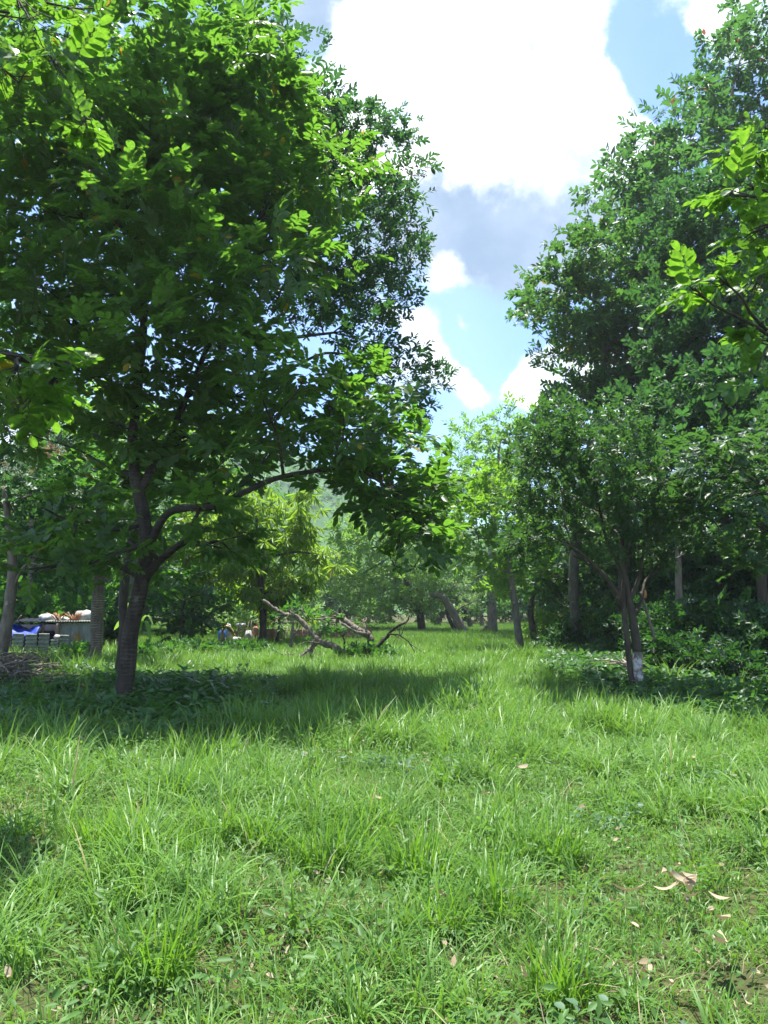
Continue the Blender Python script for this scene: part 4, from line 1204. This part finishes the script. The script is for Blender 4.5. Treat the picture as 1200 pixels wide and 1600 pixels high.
# ------------------------------------------------------------------ stake fence and junk at the far left
FD = 36.0
fb = base(440, FD)
fence = thing('stake_fence', 'rough fence of weathered brown stakes before the wood on the left', 'fence', fb)
rng = np.random.default_rng(12)
for k in range(44):
    px = 372 + k * 4.6 + rng.normal() * .8
    b = base(px, FD + rng.normal() * .08)
    h = .72 + .42 * rng.random()
    mb = MB()
    mb.tube(np.array([(0, 0, -.15), (rng.normal() * .03, 0, h * .5), (rng.normal() * .07, rng.normal() * .04, h)]), [.03, .028, .02], 6, .08)
    link('stake', mb.mesh('stake', M['stake'] if k % 3 else M['timber']), fence, b - fb)
for z in (.3, .55):
    mb = MB()
    a, b = base(370, FD + .05) - fb, base(576, FD + .05) - fb
    mb.tube(smooth_path([a + (0, .04, z), (a + b) / 2 + (0, .05, z + .04), b + (0, .04, z - .03)], 5), np.full(11, .02), 6)
    link('rail', mb.mesh('rail', M['timber']), fence)
for px, w in ((492, 2.0), (545, 2.2), (428, 1.0)):
    o = link('fence_board', corrugated('fence_board', M['stake'], w, .62, 14, .008, True), fence)
    p = base(px, FD + .16) - fb
    o.location = (p[0], p[1], .02)

lump('bucket_heap', 'blue plastic drum standing at the left end of the stake fence', 'drum', (*base(350, 35.4)[:2], 0), (.36, .36, .75), M['blue_plastic'], 3, rough=.03)
lump('cloth', 'white cloth hanging left on the stake fence beside the blue drum', 'cloth', (*base(360, 35.6)[:2], .15), (.30, .12, .78), M['sack'], 13)
lump('sack', 'white sack lying at the foot of the stake fence', 'sack', (*base(372, 35.4)[:2], 0), (.42, .35, .32), M['sack'], 14)
lump('sack', 'pale grey sack slung over the top of the stake fence', 'sack', (*base(379, 36.0)[:2], .72), (.45, .25, .2), M['sack'], 15)
lump('sack', 'upright pale sack between the stakes right of the lying white sack', 'sack', (*base(391, 35.6)[:2], 0), (.36, .3, .62), M['sack'], 25)
lump('cloth', 'pinkish cloth bundle hung at the middle of the stake fence', 'cloth', (*base(402, 35.7)[:2], .35), (.26, .14, .45), M['cloth_pink'], 16)
lump('heap', 'brown rubbish heap behind the dark slim sapling by the fence', 'heap', (*base(432, 36.8)[:2], 0), (.8, .6, .5), M['timber'], 17, rough=.16)
branch_thing('bent_bamboo', 'yellow brown bent bamboo arch over the white cloth at the fence', 'bamboo', [('cane', [(346, 1000, 35.2), (348, 985, 35.2), (354, 979, 35.2), (361, 983, 35.2), (367, 994, 35.2)], .07, .05)], M['bamboo'], 35.2)


# ------------------------------------------------------------------ grass, ground cover and weeds
def blades(n, hmin, hmax, w, spread, lean, seg, rng, curl=1.0):
    """a tuft of grass blades: thin bent strips with a fold"""
    V, q, var = [], [], []
    for k in range(n):
        a = rng.random() * 6.28
        r = spread * rng.random() ** .6
        b = np.array((math.cos(a) * r, math.sin(a) * r, -.02))
        h = hmin + (hmax - hmin) * rng.random()
        a2 = a + rng.normal() * .9
        dr = np.array((math.cos(a2), math.sin(a2), 0))
        ln = lean * (.25 + rng.random())
        cu = curl * (.2 + 1.1 * rng.random())
        side = np.array((-dr[1], dr[0], 0))
        th = math.pi / 2 - ln * .6
        P = [b]
        for s in range(seg):
            P.append(P[-1] + (dr * math.cos(th) + np.array((0, 0, math.sin(th)))) * h / seg)
            th -= cu * ln * 2.2 / seg
        ww = w * (.7 + .6 * rng.random())
        n0 = len(V)
        v = rng.random()
        odd = rng.random() < .02
        for s in range(seg + 1):
            t = s / seg
            x = ww * (1 - t ** 2.2) * (.75 + .25 * min(1, t * 4)) + .0004
            V += [P[s] + side * x / 2, P[s] - side * x / 2]
            var += [1.0 if odd else min(.97, .15 + .55 * v + .3 * t)] * 2  # darker towards the foot: shade inside the tuft put into the blade colour
        for s in range(seg):
            q.append((n0 + 2 * s, n0 + 2 * s + 1, n0 + 2 * s + 3, n0 + 2 * s + 2))
    return np.array(V), np.array(q), np.array(var)


def herb(n, leaf, w, h, spread, rng, mat, tm='hex', up=.35):
    P, D, U, s, v = [], [], [], [], []
    for k in range(n):
        a, r = rng.random() * 6.28, spread * rng.random() ** .6
        P.append((math.cos(a) * r, math.sin(a) * r, h * (.15 + .85 * rng.random())))
        b = rng.random() * 6.28
        D.append((math.cos(b), math.sin(b), up * rng.normal() + .1))
        U.append((rng.normal() * .4, rng.normal() * .4, 1))
        s.append(leaf * (.6 + .7 * rng.random()))
        v.append(rng.random() * .9)
    return leaves_mesh('herb', [np.array(x, float) for x in (P, D, U, s, v)], mat, tm, w)


def templ_objs(name, meshes):
    return [bpy.data.objects.new(name, me) for me in meshes]      # sources only, never linked


def scatter(name, label, cat, P, scl, templates, rng, tilt=.12, zs=None):
    n = len(P)
    me = bpy.data.meshes.new(name)
    me.vertices.add(n)
    me.vertices.foreach_set('co', np.asarray(P, np.float32).ravel())
    rot = np.column_stack([rng.standard_normal(n) * tilt, rng.standard_normal(n) * tilt, rng.random(n) * 6.283]).astype(np.float32)
    a = me.attributes.new('rot', 'FLOAT_VECTOR', 'POINT'); a.data.foreach_set('vector', rot.ravel())
    sc3 = np.column_stack([scl, scl, scl * (zs if zs is not None else 1)]).astype(np.float32)
    a = me.attributes.new('scl', 'FLOAT_VECTOR', 'POINT'); a.data.foreach_set('vector', sc3.ravel())
    a = me.attributes.new('pick', 'INT', 'POINT'); a.data.foreach_set('value', rng.integers(0, len(templates), n).astype(np.int32))
    ng = bpy.data.node_groups.new(name, 'GeometryNodeTree')
    ng.interface.new_socket('Geometry', in_out='INPUT', socket_type='NodeSocketGeometry')
    ng.interface.new_socket('Geometry', in_out='OUTPUT', socket_type='NodeSocketGeometry')
    gi, go = ng.nodes.new('NodeGroupInput'), ng.nodes.new('NodeGroupOutput')
    jn = ng.nodes.new('GeometryNodeJoinGeometry')
    for t in templates:
        oi = ng.nodes.new('GeometryNodeObjectInfo')
        oi.inputs['Object'].default_value = t
        g2 = ng.nodes.new('GeometryNodeGeometryToInstance')
        ng.links.new(oi.outputs['Geometry'], g2.inputs[0])
        ng.links.new(g2.outputs[0], jn.inputs[0])
    ip = ng.nodes.new('GeometryNodeInstanceOnPoints')
    ip.inputs['Pick Instance'].default_value = True
    ng.links.new(gi.outputs[0], ip.inputs['Points'])
    ng.links.new(jn.outputs[0], ip.inputs['Instance'])
    for nm, typ, sk in (('pick', 'INT', 'Instance Index'), ('rot', 'FLOAT_VECTOR', 'Rotation'), ('scl', 'FLOAT_VECTOR', 'Scale')):
        na = ng.nodes.new('GeometryNodeInputNamedAttribute')
        na.data_type = typ
        na.inputs['Name'].default_value = nm
        ng.links.new(na.outputs[0], ip.inputs[sk])
    ng.links.new(ip.outputs[0], go.inputs[0])
    o = link(name, me)
    md = o.modifiers.new('scatter', 'NODES')
    md.node_group = ng
    tag(o, label, cat, kind='stuff')
    return o


def smoothstep(x, a, b):
    t = np.clip((x - a) / (b - a), 0, 1)
    return t * t * (3 - 2 * t)


def vnoise(x, y, s, seed):
    r = np.random.default_rng(seed)
    out = 0
    for k in range(5):
        a, b = r.normal(size=2) * s
        out = out + np.sin(x * a + y * b + r.random() * 6.28)
    return out / 5


def field(d0, d1, per_m2, rng, wide=.56, extra=1.0):
    """random places on the ground from d0 to d1 metres away"""
    n = int(per_m2 * (wide * (d1 * d1 - d0 * d0) + 2 * extra * (d1 - d0)))
    d = np.sqrt(d0 * d0 + rng.random(n) * (d1 * d1 - d0 * d0))
    x = (rng.random(n) * 2 - 1) * (wide * d + extra)
    return x, d


def cover_amount(x, y):
    """share of broad leaved ground cover: under the left tree and along the right-hand trees"""
    px = 600 + 1200 * x / y
    e = 26 * vnoise(x, y, 1.7, 2) + 18 * vnoise(x, y, 4.2, 3)
    l = smoothstep(y + .9 * vnoise(x, y, 2, 8), 8.4, 10.4) * (1 - smoothstep(y, 16.5, 20)) * (1 - smoothstep(px + e * 1.6, 290, 500)) * .85
    edge = np.interp(y, [9, 10.5, 12, 14.5, 18, 24, 30, 40], [1320, 1190, 1010, 900, 850, 840, 850, 870])
    r = smoothstep(px + e * 1.3, edge - 15, edge + 30) * smoothstep(y, 9.5, 11)
    return np.clip(l + r, 0, 1)


def trampled(x, y):
    """True where the grass lies flat round the fallen dry leaves"""
    out = np.zeros(len(x), bool)
    for px, py, r in ((985, 1420, .22), (1055, 1400, .3), (1085, 1412, .24), (1128, 1440, .15), (1132, 1470, .2), (1128, 1515, .24), (820, 1222, .25), (368, 1580, .1), (822, 1562, .12)):
        v = px_dir(px, py)
        t = -CAM_H / v.z
        # the strip of grass that would stand before them
        out |= np.hypot((x - v.x * t) * 1.0, (y - v.y * t + r * .5) / 1.6) < r
    return out


rng = np.random.default_rng(77)
GR = M['grass']
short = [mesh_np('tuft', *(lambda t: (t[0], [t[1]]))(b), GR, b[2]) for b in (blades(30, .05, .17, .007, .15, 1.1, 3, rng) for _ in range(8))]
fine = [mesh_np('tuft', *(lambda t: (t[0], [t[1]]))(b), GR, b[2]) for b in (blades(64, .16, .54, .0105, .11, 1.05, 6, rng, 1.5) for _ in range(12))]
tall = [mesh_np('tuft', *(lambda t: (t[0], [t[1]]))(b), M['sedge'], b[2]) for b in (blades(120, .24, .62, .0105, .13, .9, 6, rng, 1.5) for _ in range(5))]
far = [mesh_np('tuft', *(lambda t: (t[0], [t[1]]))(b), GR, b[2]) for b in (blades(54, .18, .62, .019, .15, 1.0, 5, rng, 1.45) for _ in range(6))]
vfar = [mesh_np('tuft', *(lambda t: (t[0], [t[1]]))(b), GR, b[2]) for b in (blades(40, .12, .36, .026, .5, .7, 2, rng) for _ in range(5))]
herbs = [herb(26, .03, .5, .13, .12, rng, M['weed'], up=.6) for _ in range(5)] + [herb(20, .045, .4, .2, .10, rng, M['weed'], up=.6) for _ in range(3)]
blue = [herb(24, .045, .7, .16, .12, rng, M['bluish']) for _ in range(3)]
broad = [herb(16, .15, .36, .26, .18, rng, M['cover'], 'fine', .45) for _ in range(6)]


def put(x, y):
    return np.column_stack([x, y, gz(x, y)])


# short grass, near to far
x, y = field(2.2, 10, 80, rng)
c_ = cover_amount(x, y)
k = rng.random(len(x)) > c_ * .9
x, y = x[k], y[k]
scatter('grass', 'short bright green grass in the foreground', 'grass', put(x, y), .6 + .6 * rng.random(len(x)), templ_objs('tuft', short), rng)
# arching clumps
x, y = field(2.4, 11, 22, rng)
w_ = vnoise(x, y, 1.7, 21) + .8 * vnoise(x, y, 4.5, 22)
k = (rng.random(len(x)) > cover_amount(x, y) * .93) & (rng.random(len(x)) < .45 + .75 * w_) & ~trampled(x, y)
x, y, w_ = x[k], y[k], w_[k]
scatter('grass_clumps', 'clumps of longer arching grass blades in the foreground', 'grass', put(x, y), np.interp(y, [2.4, 5], [.62, 1]) * (.6 + .6 * rng.random(len(x))) * np.clip(.9 + .4 * w_, .55, 1.3), templ_objs('tuft', fine), rng)
x, y = field(9.6, 27, 19, rng)
c_ = cover_amount(x, y)
k = (rng.random(len(x)) > c_ * 1.05 + .25 * (c_ > .4)) | (rng.random(len(x)) < .05)
x, y = x[k], y[k]
hz = .85 + .45 * vnoise(x, y, 1.1, 23) + .4 * vnoise(x, y, 3.0, 24)
scatter('grass', 'green grass in the middle of the clearing', 'grass', put(x, y), (.6 + .6 * rng.random(len(x))) * np.clip(hz, .5, 1.3), templ_objs('tuft', far), rng)
x, y = field(25, 75, 9, rng)
scatter('grass', 'far green grass towards the orchard', 'grass', put(x, y), .6 + .6 * rng.random(len(x)), templ_objs('tuft', vfar), rng)
# taller tufts
x, y = field(3.2, 24, 3.2, rng)
w_ = vnoise(x, y, 1.3, 31) + .5 * vnoise(x, y, 3.7, 32)
k = (w_ > .05) & ~trampled(x, y) & (rng.random(len(x)) > cover_amount(x, y)) & (rng.random(len(x)) < .8)
x, y = x[k], y[k]
scatter('tall_grass', 'taller darker grass tufts spread through the clearing', 'grass', put(x, y), np.interp(y, [3, 5], [.6, 1]) * (.45 + .5 * rng.random(len(x))), templ_objs('tuft', tall), rng)
# small leaved weeds between the blades
x, y = field(2.2, 13, 42, rng)
w_ = vnoise(x, y, 1.5, 41) + .4 * vnoise(x, y, 4, 42) + .15
k = (rng.random(len(x)) < .5 + .6 * w_) & (rng.random(len(x)) > cover_amount(x, y) * .7)
x, y = x[k], y[k]
scatter('weeds', 'low small leaved weeds growing between the grass blades', 'weeds', put(x, y), .7 + .7 * rng.random(len(x)), templ_objs('herb', herbs), rng)
x, y = field(2.4, 8, 9, rng)
w_ = vnoise(x, y, 1.2, 51) + .4 * vnoise(x, y, 3, 52)
k = w_ > .38
x, y = x[k], y[k]
scatter('blue_weeds', 'patches of dull bluish leaved weeds in the foreground', 'weeds', put(x, y), .7 + .6 * rng.random(len(x)), templ_objs('herb', blue), rng)
# broad leaved ground cover in the shade
x, y = field(8, 40, 34, rng, .62)
c_ = cover_amount(x, y)
k = rng.random(len(x)) < c_ ** 1.6 * np.interp(y, [8, 20, 40], [.85, .6, .35]) * (.6 + .65 * (vnoise(x, y, 2.2, 62) > -.1)) * np.where((600 + 1200 * x / y < 150) & (y > 14.5), .25, 1)
x, y = x[k], y[k]
scatter('ground_cover', 'dark glossy broad leaved ground cover in the shade of the trees', 'ground cover', put(x, y), (.65 + .6 * rng.random(len(x))) * np.interp(y, [8, 40], [1, 1.4]), templ_objs('herb', broad), rng,
        zs=np.clip(.9 + .4 * vnoise(x, y, 1.5, 61), .4, 1.5))

# dead straw and small fallen leaves between the blades
def litter(n, rng):
    P, D, U, s_, v = [], [], [], [], []
    for k in range(n):
        P.append((rng.normal() * .12, rng.normal() * .12, .03 + .07 * rng.random()))
        a = rng.random() * 6.28
        D.append((math.cos(a), math.sin(a), rng.normal() * .35)); U.append((rng.normal() * .6, rng.normal() * .6, 1))
        s_.append(.028 + .036 * rng.random()); v.append(rng.random())
    return leaves_mesh('litter', [np.array(q, float) for q in (P, D, U, s_, v)], M['dry'], 'fine', .42)


x, y = field(2.4, 13, 9, rng)
k = vnoise(x, y, 1.9, 71) + .5 * vnoise(x, y, 5, 72) > .0
x, y = x[k], y[k]
scatter('leaf_litter', 'small tan dead leaves scattered between the grass blades', 'leaf litter', put(x, y), .6 + .7 * rng.random(len(x)), templ_objs('litter', [litter(3, rng) for _ in range(6)]), rng)
straw = [mesh_np('tuft', *(lambda t: (t[0], [t[1]]))(b), M['dry'], b[2]) for b in (blades(9, .10, .40, .005, .12, 1.3, 4, rng, 1.2) for _ in range(5))]
x, y = field(2.4, 13, 6, rng)
k = vnoise(x, y, 1.4, 73) > -.15
x, y = x[k], y[k]
scatter('dead_grass', 'thin straw coloured dead blades mixed into the grass', 'grass', put(x, y), .6 + .6 * rng.random(len(x)), templ_objs('tuft', straw), rng)

# single big tufts that stand out
for i, (px, py, s, lab) in enumerate([
        (655, 1372, 1.05, 'tallest dark green grass tuft near the middle of the foreground'),
        (785, 1450, .85, 'rounded grass tuft right of the tallest tuft and nearer'),
        (868, 1345, .85, 'grass tuft in the middle distance right of the tallest tuft'),
        (245, 1530, .9, 'grass tuft with dark stems at the lower left'),
        (500, 1350, .9, 'wide grass tuft left of the tallest tuft'),
        (140, 1340, .8, 'loose grass tuft at the left below the log'),
        (1185, 1290, .8, 'dark grass tuft at the right edge'),
        (880, 1580, .75, 'grass tuft at the bottom edge below the pale dry leaves')]):
    v = px_dir(px, py)
    t = -CAM_H / v.z
    x0, y0 = v.x * t, v.y * t
    b = blades(190, .26, .56, .010, .17, .66, 6, rng, 1.3)
    o = link('grass_tuft', mesh_np('grass_tuft', b[0], [b[1]], M['sedge'], b[2]), None, (x0, y0, float(gz(x0, y0))))
    o.scale = (s, s, s)
    tag(o, lab, 'grass tuft', 'big grass tufts in the foreground')

# dry leaves on the grass
dl_labels = {}
def dry_leaf(px, py, l, w, az, lab, z=.10, curl=.4, group='dry leaves lying on the grass', mat='dry', v=.6):
    dv = px_dir(px, py)
    t = -(CAM_H - z) / dv.z
    x0, y0 = dv.x * t, dv.y * t
    n = 7
    V = []
    for i in range(n):
        u = i / (n - 1)
        ww = w * math.sin(math.pi * min(1, .04 + u * .96)) ** .75
        zc = curl * l * (u - .5) ** 2 * 2
        wob = .12 * math.sin(u * 9 + px)
        V += [(l * (u - .5), ww, zc + ww * (.45 + wob)), (l * (u - .5), 0, zc), (l * (u - .5), -ww, zc + ww * (.35 - wob))]
    q = [(3 * i + j, 3 * i + 3 + j, 3 * i + 4 + j, 3 * i + 1 + j) for i in range(n - 1) for j in (0, 1)]
    o = link('dry_leaf', mesh_np('dry_leaf', np.array(V), [np.array(q)], M[mat], np.full(len(V), v), True), None, (x0, y0, z))
    o.rotation_euler = (R(RNG.normal() * 25), R(RNG.normal() * 20), az)
    o.location.z += .07
    o.scale = (.92, .92, .92)
    tag(o, lab, 'dry leaf', group)


for a in [(985, 1415, .20, .028, .1, 'long pale dry leaf left of the cluster of dry leaves', .12), (1040, 1385, .10, .018, 1.2, 'small pale dry leaf at the top of the cluster', .13),
          (1062, 1392, .13, .022, -.5, 'curled white dry leaf in the cluster, upper right', .12), (1078, 1402, .13, .03, .7, 'broad cream dry leaf at the lower right of the cluster', .12),
          (1050, 1410, .12, .02, .2, 'tan dry leaf at the bottom of the cluster', .11), (1128, 1428, .13, .014, -.9, 'thin pale dry leaf right of the cluster', .11),
          (1132, 1462, .11, .03, .5, 'beige dry leaf above the large brown leaf', .12), (1126, 1500, .20, .035, 1.2, 'large brown dry leaf at the lower right', .10),
          (818, 1212, .11, .028, .3, 'yellowish dry leaf far out in the grass', .14), (368, 1574, .05, .02, .4, 'small tan dry leaf near the bottom edge on the left', .08),
          (760, 1256, .12, .02, .9, 'small pale dry leaf beside the tall grass tufts', .14), (1146, 1226, .08, .02, .2, 'tan dry leaf in the grass at the right', .13),
          (1085, 1195, .09, .024, .5, 'pale tan dry leaf far right behind the others', .13), (822, 1556, .06, .012, 1.3, 'narrow tan dry leaf at the bottom edge', .1),
          (590, 1262, .08, .02, .4, 'small brown dry leaf in the middle of the grass', .13), (532, 1187, .09, .025, .1, 'small yellowish dry leaf in the middle distance', .15)]:
    dry_leaf(*a, v=.3 + .6 * RNG.random())
for k in range(12):                      # the heap of small leaves round the bigger ones
    dry_leaf(1052 + RNG.normal() * 22, 1396 + RNG.normal() * 13, .07 + .06 * RNG.random(), .010 + .010 * RNG.random(), RNG.random() * 6.28,
             'small pale curled dry leaf within the dense cluster at the lower right', .11 + .03 * RNG.random(), .5, 'small leaves of the dry leaf cluster', v=.6 + .35 * RNG.random())
print('LEAVES', sum(TRIS.values()), sorted(TRIS.items(), key=lambda t: -t[1])[:12])

# ------------------------------------------------------------------ air
hm = bpy.data.materials.new('haze')
hm.use_nodes = True
hm.node_tree.nodes.clear()
pv = nd(hm.node_tree, 'ShaderNodeVolumePrincipled', ins={'Color': (0.86, 0.93, 1.0, 1), 'Density': HAZE, 'Anisotropy': 0.2})
ho = hm.node_tree.nodes.new('ShaderNodeOutputMaterial')
hm.node_tree.links.new(pv.outputs[0], ho.inputs['Volume'])
mb = MB()
mb.box((0, 250, 46.9), (1410, 1110, 96.2))
haze = link('haze', mb.mesh('haze', hm, False))
tag(haze, kind='stuff')
